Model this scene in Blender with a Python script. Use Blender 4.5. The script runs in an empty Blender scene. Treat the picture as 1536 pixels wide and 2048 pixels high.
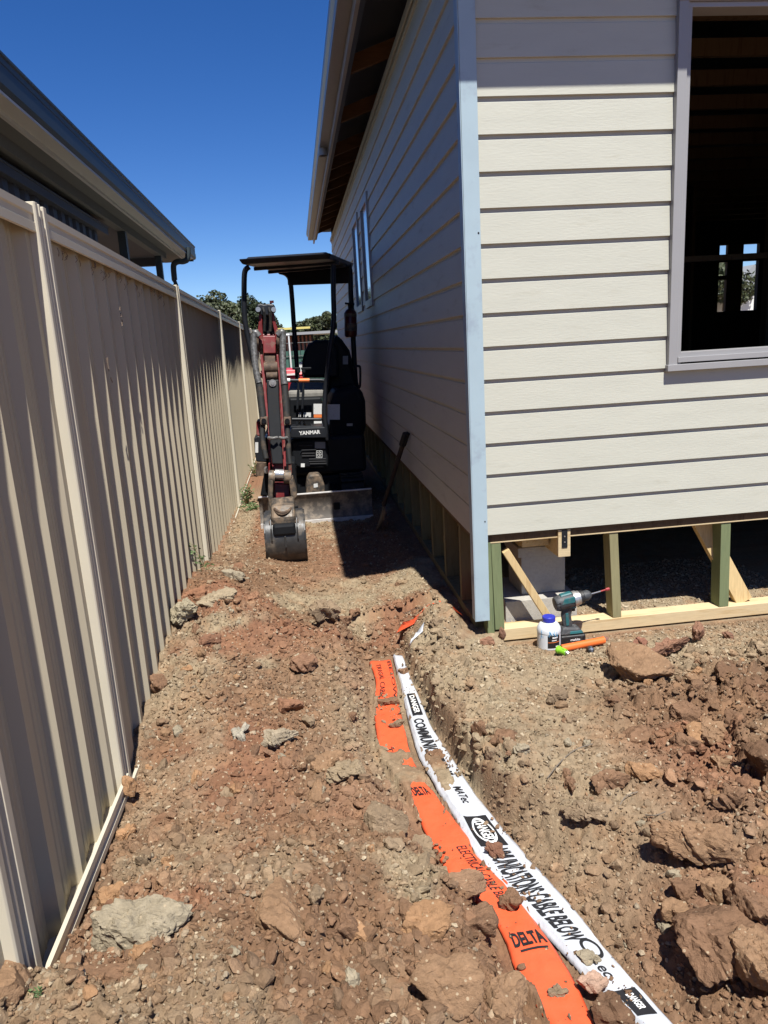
import bpy, bmesh, math, random
import numpy as np
from mathutils import Vector, Matrix
random.seed(7)
SC = bpy.context.scene
COL = SC.collection

# ------------------------------------------------------------------ camera
# world: camera eye at the origin (held about 1.5 m over the ground), +y down the side passage, +z up
F = 1460.0
def _n(v): return v/np.linalg.norm(v)
_dn = _n(np.array([1136-768., 7300-1024., F]))
_Y = np.array([590-768., 695-1024., F]); _Y -= _dn*(_dn@_Y)/1.0
_Y = _n(_Y - _dn*(_dn@_Y)); _Z = -_dn; _X = np.cross(_Y, _Z)
ROT = np.array([_X, _Y, _Z])
cam = bpy.data.objects.new("camera", bpy.data.cameras.new("camera")); COL.objects.link(cam)
M = Matrix(((ROT[0][0], -ROT[0][1], -ROT[0][2], 0), (ROT[1][0], -ROT[1][1], -ROT[1][2], 0), (ROT[2][0], -ROT[2][1], -ROT[2][2], 0), (0, 0, 0, 1)))
cam.matrix_world = M
cam.data.sensor_fit = 'VERTICAL'; cam.data.sensor_height = 36; cam.data.lens = F/2048*36
cam.data.clip_start = 0.05; cam.data.clip_end = 2000
SC.camera = cam
SC.render.resolution_x = 768; SC.render.resolution_y = 1024

# ------------------------------------------------------------------ light
SUNDIR = Vector((0.10, -1.0, 2.0)).normalized()          # towards the sun
sun = bpy.data.objects.new("sun", bpy.data.lights.new("sun", 'SUN')); COL.objects.link(sun)
sun.data.energy = 5.0; sun.data.angle = math.radians(0.53); sun.data.color = (1.0, 0.97, 0.91)
sun.rotation_euler = SUNDIR.to_track_quat('Z', 'Y').to_euler()
W = bpy.data.worlds.new("World"); SC.world = W; W.use_nodes = True
nt = W.node_tree; bgn = nt.nodes['Background']; sky = nt.nodes.new('ShaderNodeTexSky')
sky.sky_type = 'NISHITA'; sky.sun_disc = False
sky.sun_elevation = math.asin(SUNDIR.z); sky.sun_rotation = math.atan2(SUNDIR.x, SUNDIR.y)
sky.air_density = 0.75; sky.dust_density = 0.12; sky.ozone_density = 3.4; sky.altitude = 500
hs = nt.nodes.new('ShaderNodeHueSaturation'); hs.inputs['Hue'].default_value = 0.512; hs.inputs['Saturation'].default_value = 1.30; hs.inputs['Value'].default_value = 1.34
nt.links.new(sky.outputs[0], hs.inputs['Color']); nt.links.new(hs.outputs[0], bgn.inputs[0]); bgn.inputs[1].default_value = 0.062
SC.view_settings.view_transform = 'Standard'; SC.view_settings.look = 'None'
SC.view_settings.exposure = 0.66; SC.view_settings.gamma = 1

# ------------------------------------------------------------------ pixel helpers (author's ruler: photo pixel -> real point on a known plane)
def ray(px, py): return ROT@np.array([px-768., py-1024., F])
def PY(px, py, y): r = ray(px, py); return tuple(r*(y/r[1]))
def PX(px, py, x): r = ray(px, py); return tuple(r*(x/r[0]))
def PZ(px, py, z): r = ray(px, py); return tuple(r*(z/r[2]))
def c1(cx, cy, y): return PY(450+cx/3.84, 480+cy/3.84, y)
def c2(cx, cy, y): return PY(450+cx/3.84, 800+cy/3.84, y)

# ------------------------------------------------------------------ materials
def mat(name, col, rough=0.7, metal=0.0, var=0.0, vscale=6.0, col2=None, c2scale=8.0, c2amt=0.5, bump=0.0, bscale=80.0, spec=0.5, stretch=None, coat=0.0, detail=6):
    m = bpy.data.materials.new(name); m.use_nodes = True
    t = m.node_tree; b = t.nodes['Principled BSDF']
    b.inputs['Roughness'].default_value = rough; b.inputs['Metallic'].default_value = metal
    b.inputs['Specular IOR Level'].default_value = spec; b.inputs['Coat Weight'].default_value = coat
    geo = t.nodes.new('ShaderNodeNewGeometry'); pos = geo.outputs['Position']
    if stretch:
        mp = t.nodes.new('ShaderNodeMapping'); mp.inputs['Scale'].default_value = stretch
        t.links.new(pos, mp.inputs[0]); pos = mp.outputs[0]
    cout = None
    if col2 is not None:
        n = t.nodes.new('ShaderNodeTexNoise'); n.inputs['Scale'].default_value = c2scale; n.inputs['Detail'].default_value = detail; n.inputs['Roughness'].default_value = 0.65
        t.links.new(pos, n.inputs['Vector'])
        r = t.nodes.new('ShaderNodeMapRange'); r.inputs[1].default_value = 0.62-c2amt*0.25; r.inputs[2].default_value = 0.78-c2amt*0.25
        t.links.new(n.outputs['Fac'], r.inputs[0])
        mx = t.nodes.new('ShaderNodeMix'); mx.data_type = 'RGBA'; mx.inputs[6].default_value = (*col, 1); mx.inputs[7].default_value = (*col2, 1)
        t.links.new(r.outputs[0], mx.inputs[0]); cout = mx.outputs[2]
        rr = t.nodes.new('ShaderNodeMapRange'); rr.inputs[3].default_value = rough; rr.inputs[4].default_value = min(1, rough+0.3)
        t.links.new(r.outputs[0], rr.inputs[0]); t.links.new(rr.outputs[0], b.inputs['Roughness'])
    if var > 0:
        n = t.nodes.new('ShaderNodeTexNoise'); n.inputs['Scale'].default_value = vscale; n.inputs['Detail'].default_value = detail
        t.links.new(pos, n.inputs['Vector'])
        r = t.nodes.new('ShaderNodeMapRange'); r.inputs[1].default_value = 0.25; r.inputs[2].default_value = 0.75; r.inputs[3].default_value = 1-var; r.inputs[4].default_value = 1+var
        t.links.new(n.outputs['Fac'], r.inputs[0])
        mx = t.nodes.new('ShaderNodeMix'); mx.data_type = 'RGBA'; mx.blend_type = 'MULTIPLY'; mx.inputs[0].default_value = 1
        if cout: t.links.new(cout, mx.inputs[6])
        else: mx.inputs[6].default_value = (*col, 1)
        t.links.new(r.outputs[0], mx.inputs[7]); cout = mx.outputs[2]
    if cout: t.links.new(cout, b.inputs['Base Color'])
    else: b.inputs['Base Color'].default_value = (*col, 1)
    if bump > 0:
        n = t.nodes.new('ShaderNodeTexNoise'); n.inputs['Scale'].default_value = bscale; n.inputs['Detail'].default_value = 5
        t.links.new(pos, n.inputs['Vector'])
        bp = t.nodes.new('ShaderNodeBump'); bp.inputs['Strength'].default_value = 1; bp.inputs['Distance'].default_value = bump
        t.links.new(n.outputs['Fac'], bp.inputs['Height']); t.links.new(bp.outputs[0], b.inputs['Normal'])
    return m

def soil_mat(name, bump=0.004, bs=120):
    """soil: colour comes from the per-vertex soil mix, broken up by grit noise"""
    m = bpy.data.materials.new(name); m.use_nodes = True
    t = m.node_tree; b = t.nodes['Principled BSDF']; b.inputs['Roughness'].default_value = 0.95; b.inputs['Specular IOR Level'].default_value = 0.15
    at = t.nodes.new('ShaderNodeAttribute'); at.attribute_name = 'soil'
    geo = t.nodes.new('ShaderNodeNewGeometry')
    n1 = t.nodes.new('ShaderNodeTexNoise'); n1.inputs['Scale'].default_value = 55; n1.inputs['Detail'].default_value = 8; n1.inputs['Roughness'].default_value = 0.7
    t.links.new(geo.outputs['Position'], n1.inputs['Vector'])
    r1 = t.nodes.new('ShaderNodeMapRange'); r1.inputs[1].default_value = 0.3; r1.inputs[2].default_value = 0.7; r1.inputs[3].default_value = 0.80; r1.inputs[4].default_value = 1.22
    t.links.new(n1.outputs['Fac'], r1.inputs[0])
    mx = t.nodes.new('ShaderNodeMix'); mx.data_type = 'RGBA'; mx.blend_type = 'MULTIPLY'; mx.inputs[0].default_value = 1
    t.links.new(at.outputs['Color'], mx.inputs[6]); t.links.new(r1.outputs[0], mx.inputs[7])
    vo = t.nodes.new('ShaderNodeTexVoronoi'); vo.inputs['Scale'].default_value = 95
    t.links.new(geo.outputs['Position'], vo.inputs['Vector'])
    sp = t.nodes.new('ShaderNodeSeparateColor'); t.links.new(vo.outputs['Color'], sp.inputs[0])
    gt = t.nodes.new('ShaderNodeMath'); gt.operation = 'GREATER_THAN'; gt.inputs[1].default_value = 0.93; t.links.new(sp.outputs[0], gt.inputs[0])
    lt = t.nodes.new('ShaderNodeMath'); lt.operation = 'LESS_THAN'; lt.inputs[1].default_value = 0.33; t.links.new(vo.outputs['Distance'], lt.inputs[0])
    mu = t.nodes.new('ShaderNodeMath'); mu.operation = 'MULTIPLY'; t.links.new(gt.outputs[0], mu.inputs[0]); t.links.new(lt.outputs[0], mu.inputs[1])
    mz = t.nodes.new('ShaderNodeMath'); mz.operation = 'MULTIPLY'; mz.inputs[1].default_value = 0.75; t.links.new(mu.outputs[0], mz.inputs[0])
    m2 = t.nodes.new('ShaderNodeMix'); m2.data_type = 'RGBA'; m2.inputs[7].default_value = (0.42, 0.33, 0.22, 1)
    t.links.new(mz.outputs[0], m2.inputs[0]); t.links.new(mx.outputs[2], m2.inputs[6]); t.links.new(m2.outputs[2], b.inputs['Base Color'])
    n2 = t.nodes.new('ShaderNodeTexNoise'); n2.inputs['Scale'].default_value = bs; n2.inputs['Detail'].default_value = 8; n2.inputs['Roughness'].default_value = 0.65
    t.links.new(geo.outputs['Position'], n2.inputs['Vector'])
    bp = t.nodes.new('ShaderNodeBump'); bp.inputs['Strength'].default_value = 1; bp.inputs['Distance'].default_value = bump
    t.links.new(n2.outputs['Fac'], bp.inputs['Height']); t.links.new(bp.outputs[0], b.inputs['Normal'])
    return m

def wood_mat(name, col, dark, rough=0.75, axis='x', sc=14.0):
    st = {'x': (1.5, sc, sc), 'y': (sc, 1.5, sc), 'z': (sc, sc, 1.2)}[axis]
    return mat(name, col, rough, var=0.10, vscale=9, col2=dark, c2scale=2.2, c2amt=0.35, bump=0.0006, bscale=6, spec=0.25, stretch=st)

MT = {}
MT['soil'] = soil_mat('soil', 0.0055)
MT['rock'] = soil_mat('clod_soil', 0.010, 62)
MT['clad'] = mat('cream_board_paint', (0.482, 0.477, 0.402), 0.55, var=0.035, vscale=3.5, col2=(0.43, 0.42, 0.345), c2scale=4, c2amt=0.16, bump=0.0007, bscale=25, spec=0.35, stretch=(1, 1, 5))
MT['wframe'] = mat('warm_grey_window_metal', (0.30, 0.295, 0.295), 0.45, var=0.03, spec=0.5)
MT['blue'] = mat('pale_blue_metal', (0.365, 0.465, 0.515), 0.5, var=0.06, vscale=5, col2=(0.30, 0.37, 0.43), c2scale=9, c2amt=0.30, spec=0.4)
MT['pine_x'] = wood_mat('pine_timber', (0.58, 0.455, 0.27), (0.48, 0.33, 0.16), axis='x')
MT['pine_y'] = wood_mat('pine_timber_long', (0.56, 0.42, 0.22), (0.42, 0.27, 0.11), axis='y')
MT['pine_z'] = wood_mat('pine_timber_upright', (0.60, 0.44, 0.22), (0.45, 0.28, 0.12), axis='z')
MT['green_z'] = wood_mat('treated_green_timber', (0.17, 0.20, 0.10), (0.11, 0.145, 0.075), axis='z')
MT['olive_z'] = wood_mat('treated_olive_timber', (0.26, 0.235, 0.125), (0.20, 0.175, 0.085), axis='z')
MT['shade_z'] = wood_mat('shaded_olive_timber', (0.17, 0.145, 0.075), (0.12, 0.10, 0.05), axis='z')  # darker copy of the olive timber, side wall's shade put into its colour
MT['block'] = mat('concrete_block', (0.40, 0.38, 0.34), 0.95, var=0.10, vscale=60, bump=0.002, bscale=150, spec=0.1)
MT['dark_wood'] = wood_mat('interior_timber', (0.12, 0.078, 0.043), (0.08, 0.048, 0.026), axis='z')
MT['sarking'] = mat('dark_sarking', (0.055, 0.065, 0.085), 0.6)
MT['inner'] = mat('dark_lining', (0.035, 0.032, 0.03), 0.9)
MT['roof_steel'] = mat('grey_roof_steel', (0.20, 0.21, 0.21), 0.5)
MT['gutter'] = mat('taupe_gutter_metal', (0.27, 0.245, 0.22), 0.38, spec=0.6, var=0.04)
MT['fascia'] = mat('taupe_fascia_metal', (0.30, 0.27, 0.24), 0.5)
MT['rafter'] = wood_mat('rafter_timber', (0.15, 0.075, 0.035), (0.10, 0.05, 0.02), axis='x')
MT['glass'] = mat('window_glass', (0.25, 0.32, 0.38), 0.06, spec=1.0, coat=0.5)
MT['fence'] = mat('cream_fence_steel', (0.395, 0.345, 0.252), 0.5, var=0.05, vscale=4, col2=(0.30, 0.245, 0.18), c2scale=3.0, c2amt=0.02, spec=0.25, stretch=(1, 1, 0.25))
MT['fence_post'] = mat('cream_post_steel', (0.55, 0.50, 0.39), 0.45, var=0.05, vscale=4, spec=0.4)
MT['web'] = mat('dusty_cobweb', (0.16, 0.12, 0.09), 0.9)
MT['n_gutter'] = mat('slate_gutter', (0.045, 0.058, 0.062), 0.5, spec=0.35)
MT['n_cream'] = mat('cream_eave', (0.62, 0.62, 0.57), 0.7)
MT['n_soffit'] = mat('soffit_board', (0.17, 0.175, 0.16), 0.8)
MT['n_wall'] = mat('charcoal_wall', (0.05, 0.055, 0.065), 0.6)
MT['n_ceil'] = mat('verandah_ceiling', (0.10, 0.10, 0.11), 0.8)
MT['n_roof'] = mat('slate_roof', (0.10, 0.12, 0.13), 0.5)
DUST = (0.13, 0.085, 0.06)
MT['xblack'] = mat('black_dusty_plastic', (0.010, 0.011, 0.013), 0.5, var=0.2, vscale=12, col2=(0.020, 0.018, 0.016), c2scale=9, c2amt=0.2, spec=0.18)
MT['xsteel'] = mat('dark_painted_steel', (0.015, 0.017, 0.021), 0.42, var=0.2, vscale=15, col2=(0.035, 0.029, 0.024), c2scale=16, c2amt=0.15, spec=0.3)
MT['xred'] = mat('dusty_red_paint', (0.16, 0.018, 0.018), 0.45, var=0.25, vscale=18, col2=DUST, c2scale=16, c2amt=0.35, spec=0.4)
MT['xworn'] = mat('worn_muddy_steel', (0.09, 0.078, 0.066), 0.5, metal=0.4, var=0.3, vscale=20, col2=(0.22, 0.16, 0.11), c2scale=18, c2amt=0.7, bump=0.001, bscale=60)
MT['xbucket'] = mat('scratched_bucket_steel', (0.055, 0.055, 0.056), 0.46, metal=0.45, var=0.35, vscale=14, col2=(0.14, 0.115, 0.09), c2scale=9, c2amt=0.45, bump=0.0008, bscale=40)
MT['xblade'] = mat('scuffed_blade_steel', (0.10, 0.088, 0.078), 0.65, metal=0.1, var=0.2, vscale=9, col2=(0.30, 0.25, 0.20), c2scale=10, c2amt=0.6, bump=0.001, bscale=50)
MT['xedge'] = mat('bright_worn_edge', (0.60, 0.58, 0.56), 0.45, metal=0.3, var=0.15, vscale=30)
MT['xrust'] = mat('rusty_fitting', (0.075, 0.048, 0.032), 0.75, var=0.4, vscale=30, col2=(0.15, 0.105, 0.07), c2scale=20, c2amt=0.5)
MT['xchrome'] = mat('bright_pin_steel', (0.55, 0.54, 0.52), 0.3, metal=0.8)
MT['xhose'] = mat('grey_hose_wrap', (0.13, 0.13, 0.13), 0.42, metal=0.3, var=0.6, vscale=60, col2=(0.05, 0.045, 0.04), c2scale=50, c2amt=0.5)
MT['xrubber'] = mat('black_rubber', (0.012, 0.012, 0.012), 0.75, col2=(0.09, 0.065, 0.045), c2scale=10, c2amt=0.4)
MT['xseat'] = mat('grey_seat_cloth', (0.20, 0.19, 0.17), 0.9, var=0.2, vscale=18, bump=0.003, bscale=25)
MT['white'] = mat('white_print', (0.72, 0.72, 0.70), 0.6)
MT['sticker'] = mat('white_decal', (0.62, 0.62, 0.60), 0.5, col2=(0.25, 0.24, 0.23), c2scale=60, c2amt=0.15)
MT['orange_decal'] = mat('orange_decal', (0.75, 0.20, 0.05), 0.5)
MT['grey_decal'] = mat('grey_decal', (0.30, 0.31, 0.31), 0.5)
MT['ext_red'] = mat('extinguisher_red', (0.07, 0.008, 0.008), 0.35)
MT['black'] = mat('black_ink', (0.012, 0.012, 0.014), 0.55)
def tape_mat(name, col, rough):
    m = mat(name, col, rough, var=0.04, vscale=9, bump=0.007, bscale=15, spec=0.45, col2=(col[0]*0.72+0.06, col[1]*0.72+0.04, col[2]*0.72+0.02), c2scale=16, c2amt=0.12)
    return m
MT['t_orange'] = tape_mat('orange_plastic_film', (0.74, 0.105, 0.038), 0.42)
MT['t_white'] = tape_mat('white_plastic_film', (0.49, 0.51, 0.545), 0.40)
MT['teal'] = mat('teal_tool_plastic', (0.02, 0.115, 0.125), 0.4, col2=(0.10, 0.12, 0.12), c2scale=40, c2amt=0.35)
MT['tool_grey'] = mat('scuffed_tool_rubber', (0.045, 0.047, 0.05), 0.55, col2=(0.12, 0.12, 0.12), c2scale=45, c2amt=0.4)
MT['tool_black'] = mat('black_battery_plastic', (0.014, 0.014, 0.015), 0.5, col2=(0.05, 0.045, 0.04), c2scale=30, c2amt=0.3)
MT['alloy'] = mat('cast_alloy', (0.50, 0.49, 0.47), 0.35, metal=0.7, var=0.15, vscale=60)
MT['bit_red'] = mat('red_bit_paint', (0.30, 0.03, 0.03), 0.4)
MT['pot_white'] = mat('white_pot_plastic', (0.62, 0.65, 0.68), 0.35, col2=(0.16, 0.38, 0.58), c2scale=22, c2amt=0.12)
MT['pot_blue'] = mat('blue_lid_plastic', (0.03, 0.04, 0.38), 0.35)
MT['pvc_orange'] = mat('orange_conduit_plastic', (0.80, 0.16, 0.035), 0.35, var=0.05)
MT['lime'] = mat('lime_green_plastic', (0.22, 0.52, 0.03), 0.35)
MT['leaf_dark'] = mat('dark_gum_leaves', (0.030, 0.043, 0.014), 0.6, var=0.35, vscale=1.2)
MT['leaf_olive'] = mat('olive_gum_leaves', (0.050, 0.060, 0.021), 0.6, var=0.35, vscale=1.2)
MT['bark'] = mat('grey_bark', (0.16, 0.13, 0.10), 0.9, var=0.2)
MT['weed'] = mat('dusty_green_leaf', (0.085, 0.135, 0.045), 0.7, var=0.3, vscale=40)
MT['straw'] = mat('dry_straw', (0.40, 0.30, 0.16), 0.8)

# ------------------------------------------------------------------ mesh helpers
def wloc(o):
    v = Vector((0, 0, 0))
    while o is not None: v += o.location; o = o.parent
    return v
def tag(o, label=None, cat=None, group=None, kind=None):
    if label: o['label'] = label
    if cat: o['category'] = cat
    if group: o['group'] = group
    if kind: o['kind'] = kind
    return o
def empty(name, loc, label=None, cat=None, group=None):
    o = bpy.data.objects.new(name, None); COL.objects.link(o); o.location = loc; o.empty_display_size = 0.1
    return tag(o, label, cat, group)
class MB:
    def __init__(s): s.v = []; s.f = []
    def add(s, vs, fs):
        b = len(s.v); s.v += [tuple(map(float, v)) for v in vs]; s.f += [tuple(b+i for i in f) for f in fs]; return s
    def hexa(s, p):   # 8 points: bottom 4 ccw, top 4 ccw
        return s.add(p, [(3, 2, 1, 0), (4, 5, 6, 7), (0, 1, 5, 4), (1, 2, 6, 5), (2, 3, 7, 6), (3, 0, 4, 7)])
    def box(s, x0, x1, y0, y1, z0, z1):
        return s.hexa([(x0, y0, z0), (x1, y0, z0), (x1, y1, z0), (x0, y1, z0), (x0, y0, z1), (x1, y0, z1), (x1, y1, z1), (x0, y1, z1)])
    def beam(s, a, b, w, h, up=(0, 0, 1)):
        a = Vector(a); b = Vector(b); d = (b-a).normalized(); u = Vector(up); sx = d.cross(u)
        if sx.length < 1e-4: sx = d.cross(Vector((1, 0, 0)))
        sx.normalize(); u = sx.cross(d).normalized(); p = []
        for q in (a, b):
            p += [q-sx*w/2-u*h/2, q+sx*w/2-u*h/2, q+sx*w/2+u*h/2, q-sx*w/2+u*h/2]
        return s.hexa(p)
    def tube(s, pts, r, n=12, cap=True):
        pts = [Vector(p) for p in pts]; rs = r if isinstance(r, (list, tuple)) else [r]*len(pts)
        vs = []; fs = []; pu = None
        for i, p in enumerate(pts):
            if i == 0: d = pts[1]-p
            elif i == len(pts)-1: d = p-pts[i-1]
            else: d = (pts[i+1]-p).normalized()+(p-pts[i-1]).normalized()
            d.normalize()
            if pu is None:
                pu = d.cross(Vector((0, 0, 1)));
                if pu.length < 1e-3: pu = d.cross(Vector((1, 0, 0)))
            else: pu = pu-d*pu.dot(d)
            pu.normalize(); w = d.cross(pu)
            for k in range(n):
                a = 2*math.pi*k/n; vs.append(p+pu*math.cos(a)*rs[i]+w*math.sin(a)*rs[i])
        for i in range(len(pts)-1):
            for k in range(n):
                k2 = (k+1) % n; fs.append((i*n+k, i*n+k2, (i+1)*n+k2, (i+1)*n+k))
        if cap: fs.append(tuple(range(n-1, -1, -1))); fs.append(tuple((len(pts)-1)*n+k for k in range(n)))
        return s.add(vs, fs)
    def prism(s, poly, d):   # poly: planar 3d points, extruded by vector d
        n = len(poly); d = Vector(d); A = [Vector(p) for p in poly]; B = [p+d for p in A]
        return s.add(A+B, [tuple(range(n-1, -1, -1)), tuple(range(n, 2*n))]+[(i, (i+1) % n, n+(i+1) % n, n+i) for i in range(n)])
    def build(s, name, m, parent=None, bevel=0, smooth=False, kind=None, seg=2):
        me = bpy.data.meshes.new(name); off = wloc(parent) if parent else Vector((0, 0, 0))
        me.from_pydata([(x-off.x, y-off.y, z-off.z) for x, y, z in s.v], [], s.f); me.validate()
        bm = bmesh.new(); bm.from_mesh(me); bmesh.ops.recalc_face_normals(bm, faces=bm.faces); bm.to_mesh(me); bm.free()
        me.materials.append(m); o = bpy.data.objects.new(name, me); COL.objects.link(o)
        if parent: o.parent = parent
        if smooth:
            me.polygons.foreach_set('use_smooth', [True]*len(me.polygons))
            try: me.set_sharp_from_angle(angle=math.radians(35))
            except Exception: pass
        if bevel:
            b = o.modifiers.new('bevel', 'BEVEL'); b.width = bevel; b.segments = seg; b.limit_method = 'ANGLE'; b.angle_limit = math.radians(35)
        if kind: o['kind'] = kind
        return o
def smooth_path(pts, k=6):
    pts = [np.array(p, float) for p in pts]; out = []
    for i in range(len(pts)-1):
        p0 = pts[max(i-1, 0)]; p1 = pts[i]; p2 = pts[i+1]; p3 = pts[min(i+2, len(pts)-1)]
        for j in range(k):
            t = j/k
            out.append(tuple(0.5*((2*p1)+(-p0+p2)*t+(2*p0-5*p1+4*p2-p3)*t*t+(-p0+3*p1-3*p2+p3)*t**3)))
    out.append(tuple(pts[-1])); return out
def text_geo(s, bold=0.0, shear=0.0):
    c = bpy.data.curves.new('lettering', 'FONT'); c.body = s; c.size = 1; c.offset = bold; c.shear = shear; c.resolution_u = 3; c.align_x = 'CENTER'; c.align_y = 'CENTER'
    o = bpy.data.objects.new('lettering', c); COL.objects.link(o); bpy.context.view_layer.update()
    me = bpy.data.meshes.new_from_object(o); bm = bmesh.new(); bm.from_mesh(me); bmesh.ops.triangulate(bm, faces=bm.faces)
    vs = [(v.co.x, v.co.y) for v in bm.verts]; fs = [tuple(v.index for v in f.verts) for f in bm.faces]; bm.free()
    bpy.data.objects.remove(o); bpy.data.meshes.remove(me); bpy.data.curves.remove(c)
    a = np.array(vs); lo = a.min(0); hi = a.max(0); a = (a-(lo+hi)/2)/(hi-lo)      # -> -0.5..0.5 box
    return a, fs, (hi-lo)
def text_on(mb, s, org, ux, uz, w, h, bold=0.0, shear=0.0):
    a, fs, _ = text_geo(s, bold, shear); o = Vector(org); ux = Vector(ux).normalized(); uz = Vector(uz).normalized()
    mb.add([o+ux*(p[0]*w)+uz*(p[1]*h) for p in a], fs)

# ------------------------------------------------------------------ numeric noise
def _h(ix, iy, seed):
    v = (ix.astype(np.int64)*374761393+iy.astype(np.int64)*668265263+seed*1442695041) & 0xffffffff
    v = ((v ^ (v >> 13))*1274126177) & 0xffffffff; v = (v ^ (v >> 16)) & 0xffffffff
    return v/4294967295.0
def vn(x, y, seed=0):
    ix = np.floor(x); iy = np.floor(y); fx = x-ix; fy = y-iy; fx = fx*fx*(3-2*fx); fy = fy*fy*(3-2*fy)
    a = _h(ix, iy, seed); b = _h(ix+1, iy, seed); c = _h(ix, iy+1, seed); d = _h(ix+1, iy+1, seed)
    return (a*(1-fx)+b*fx)*(1-fy)+(c*(1-fx)+d*fx)*fy
def fbm(x, y, o=4, seed=0):
    t = 0; a = 0.5; s = 0
    for i in range(o): t = t+a*vn(x*2**i+17.3*i, y*2**i-9.1*i, seed+i); s += a; a *= 0.5
    return t/s
def worley(x, y, seed=0):
    ix = np.floor(x); iy = np.floor(y); f1 = np.full(x.shape, 9.); f2 = np.full(x.shape, 9.)
    r = np.zeros(x.shape); dx = np.zeros(x.shape); dy = np.zeros(x.shape)
    for i in (-1, 0, 1):
        for j in (-1, 0, 1):
            cx = ix+i; cy = iy+j; px = cx+_h(cx, cy, seed)-x; py = cy+_h(cx, cy, seed+11)-y; d = np.hypot(px, py)
            n = d < f1; f2 = np.where(n, f1, np.minimum(f2, d)); f1 = np.where(n, d, f1)
            r = np.where(n, _h(cx, cy, seed+23), r); dx = np.where(n, px, dx); dy = np.where(n, py, dy)
    return f1, f2, r, dx, dy
def sst(a, b, x): t = np.clip((x-a)/(b-a), 0, 1); return t*t*(3-2*t)

# ------------------------------------------------------------------ tapes: edge lines traced on the trench floor
ZT = -1.625
W_L = [(785, 1315), (800, 1370), (815, 1440), (835, 1510), (862, 1560), (905, 1630), (935, 1690), (985, 1765), (1040, 1820), (1100, 1880), (1190, 1975), (1262, 2048), (1330, 2120)]
W_R = [(803, 1306), (826, 1368), (844, 1408), (862, 1455), (884, 1487), (912, 1530), (942, 1580), (978, 1622), (1012, 1665), (1070, 1735), (1130, 1800), (1190, 1872), (1260, 1955), (1345, 2048), (1410, 2120)]
O_L = [(738, 1325), (752, 1362), (748, 1410), (749, 1445), (755, 1490), (774, 1535), (812, 1585), (838, 1640), (866, 1700), (905, 1760), (955, 1810), (1000, 1850), (1015, 1900), (1045, 1975), (1090, 2040), (1130, 2110)]
O_R = [(782, 1322), (795, 1380), (801, 1425), (815, 1480), (828, 1525), (845, 1560), (868, 1585), (915, 1650), (958, 1700), (1010, 1760), (1060, 1830), (1110, 1900), (1160, 1985), (1190, 2055), (1215, 2120)]
def line3(px): return np.array([PZ(a, b, ZT) for a, b in px])
EDG = {k: line3(v) for k, v in dict(WL=W_L, WR=W_R, OL=O_L, OR=O_R).items()}
def edge_x(k, y):
    a = EDG[k][::-1]; return np.interp(y, a[:, 1], a[:, 0])

# ------------------------------------------------------------------ terrain
FY = np.array([-3, 1.4, 1.63, 1.9, 2.4, 2.85, 3.25, 3.6, 4.2, 4.7, 5.7, 6.4, 8, 10.5, 14, 30])
FZ = np.array([-1.38, -1.38, -1.44, -1.52, -1.54, -1.47, -1.40, -1.40, -1.34, -1.39, -1.55, -1.59, -1.64, -1.61, -1.6, -1.6])
def base_h(x, y):
    zf = np.interp(y, FY, FZ)
    near = 1-sst(3.6, 4.6, y)
    mid = -1.50+0.07*(1-sst(1.2, 2.2, y))
    mid = mid*near+(-1.565)*(1-near)
    left = zf+(mid-zf)*sst(-0.72, 0.0, x)
    left = left+0.035*np.exp(-((x+0.45)/0.22)**2)*(1-sst(4.6, 5.6, y))
    for (cx, cy, rx, ry, a_) in ((-0.36, 2.52, 0.20, 0.26, 0.055), (-0.30, 3.55, 0.26, 0.22, 0.060), (-0.15, 3.02, 0.25, 0.18, -0.035), (0.02, 3.35, 0.16, 0.16, 0.035), (-0.25, 1.70, 0.30, 0.22, 0.030), (-0.2, 2.08, 0.3, 0.14, -0.028), (-0.45, 4.45, 0.18, 0.25, 0.04), (0.12, 4.2, 0.2, 0.4, -0.03)):
        left = left+a_*np.exp(-(((x-cx)/rx)**2+((y-cy)/ry)**2))
    # trench
    xl = np.minimum(edge_x('OL', y), 0.9); xr = edge_x('WR', y)
    t_in = sst(-0.16, -0.015, x-xl)
    floor = ZT-0.012
    z = left+(floor-left)*t_in*(1-sst(3.7, 4.4, y))
    z = np.where(y > 4.0, left, z)
    # right bank
    steep = sst(1.75, 2.3, y)
    w = 0.34-0.31*steep
    xe = xr+steep*(0.075*(fbm(y*5.0, 0*y+3, 3, 95)-0.40)+0.030*(fbm(y*24, x*8, 3, 96)-0.5))
    top = -1.478+0.0*x
    top = top-0.065*sst(2.9, 3.25, y)                       # flat gravel strip before the house
    top = top+0.055*np.exp(-(((x-1.75)/0.45)**2+((y-2.15)/0.55)**2))
    rise = sst(0.01, 1, (x-np.maximum(xe, xr))/np.maximum(w, 0.02))
    zr = floor+(top-floor)*rise
    k = 1-sst(3.5, 4.0, y)
    z = z*(1-sst(0, 0.01, x-xr)*k)+zr*sst(0, 0.01, x-xr)*k
    # loose mound by the house corner and the ground along the side wall
    z = z+0.15*np.exp(-(((x-0.64)/0.13)**2+((y-3.62)/0.26)**2))
    z = np.where(y > 3.6, z+0.035*sst(0.45, 0.7, x)*(1-sst(0.8, 0.95, x)), z)
    # under the house
    uh = sst(0.80, 0.9, x)*sst(3.42, 3.5, y)
    z = z*(1-uh)+(-1.512)*uh
    return z
def tape_mask(x, y):
    a = sst(-0.05, 0.0, x-edge_x('OL', y))*(1-sst(0.0, 0.035, x-edge_x('OR', y)))
    b = sst(-0.03, 0.0, x-edge_x('WL', y))*(1-sst(-0.01, 0.02, x-edge_x('WR', y)))
    return np.maximum(a, b)*(1-sst(3.50, 3.62, y))
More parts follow.
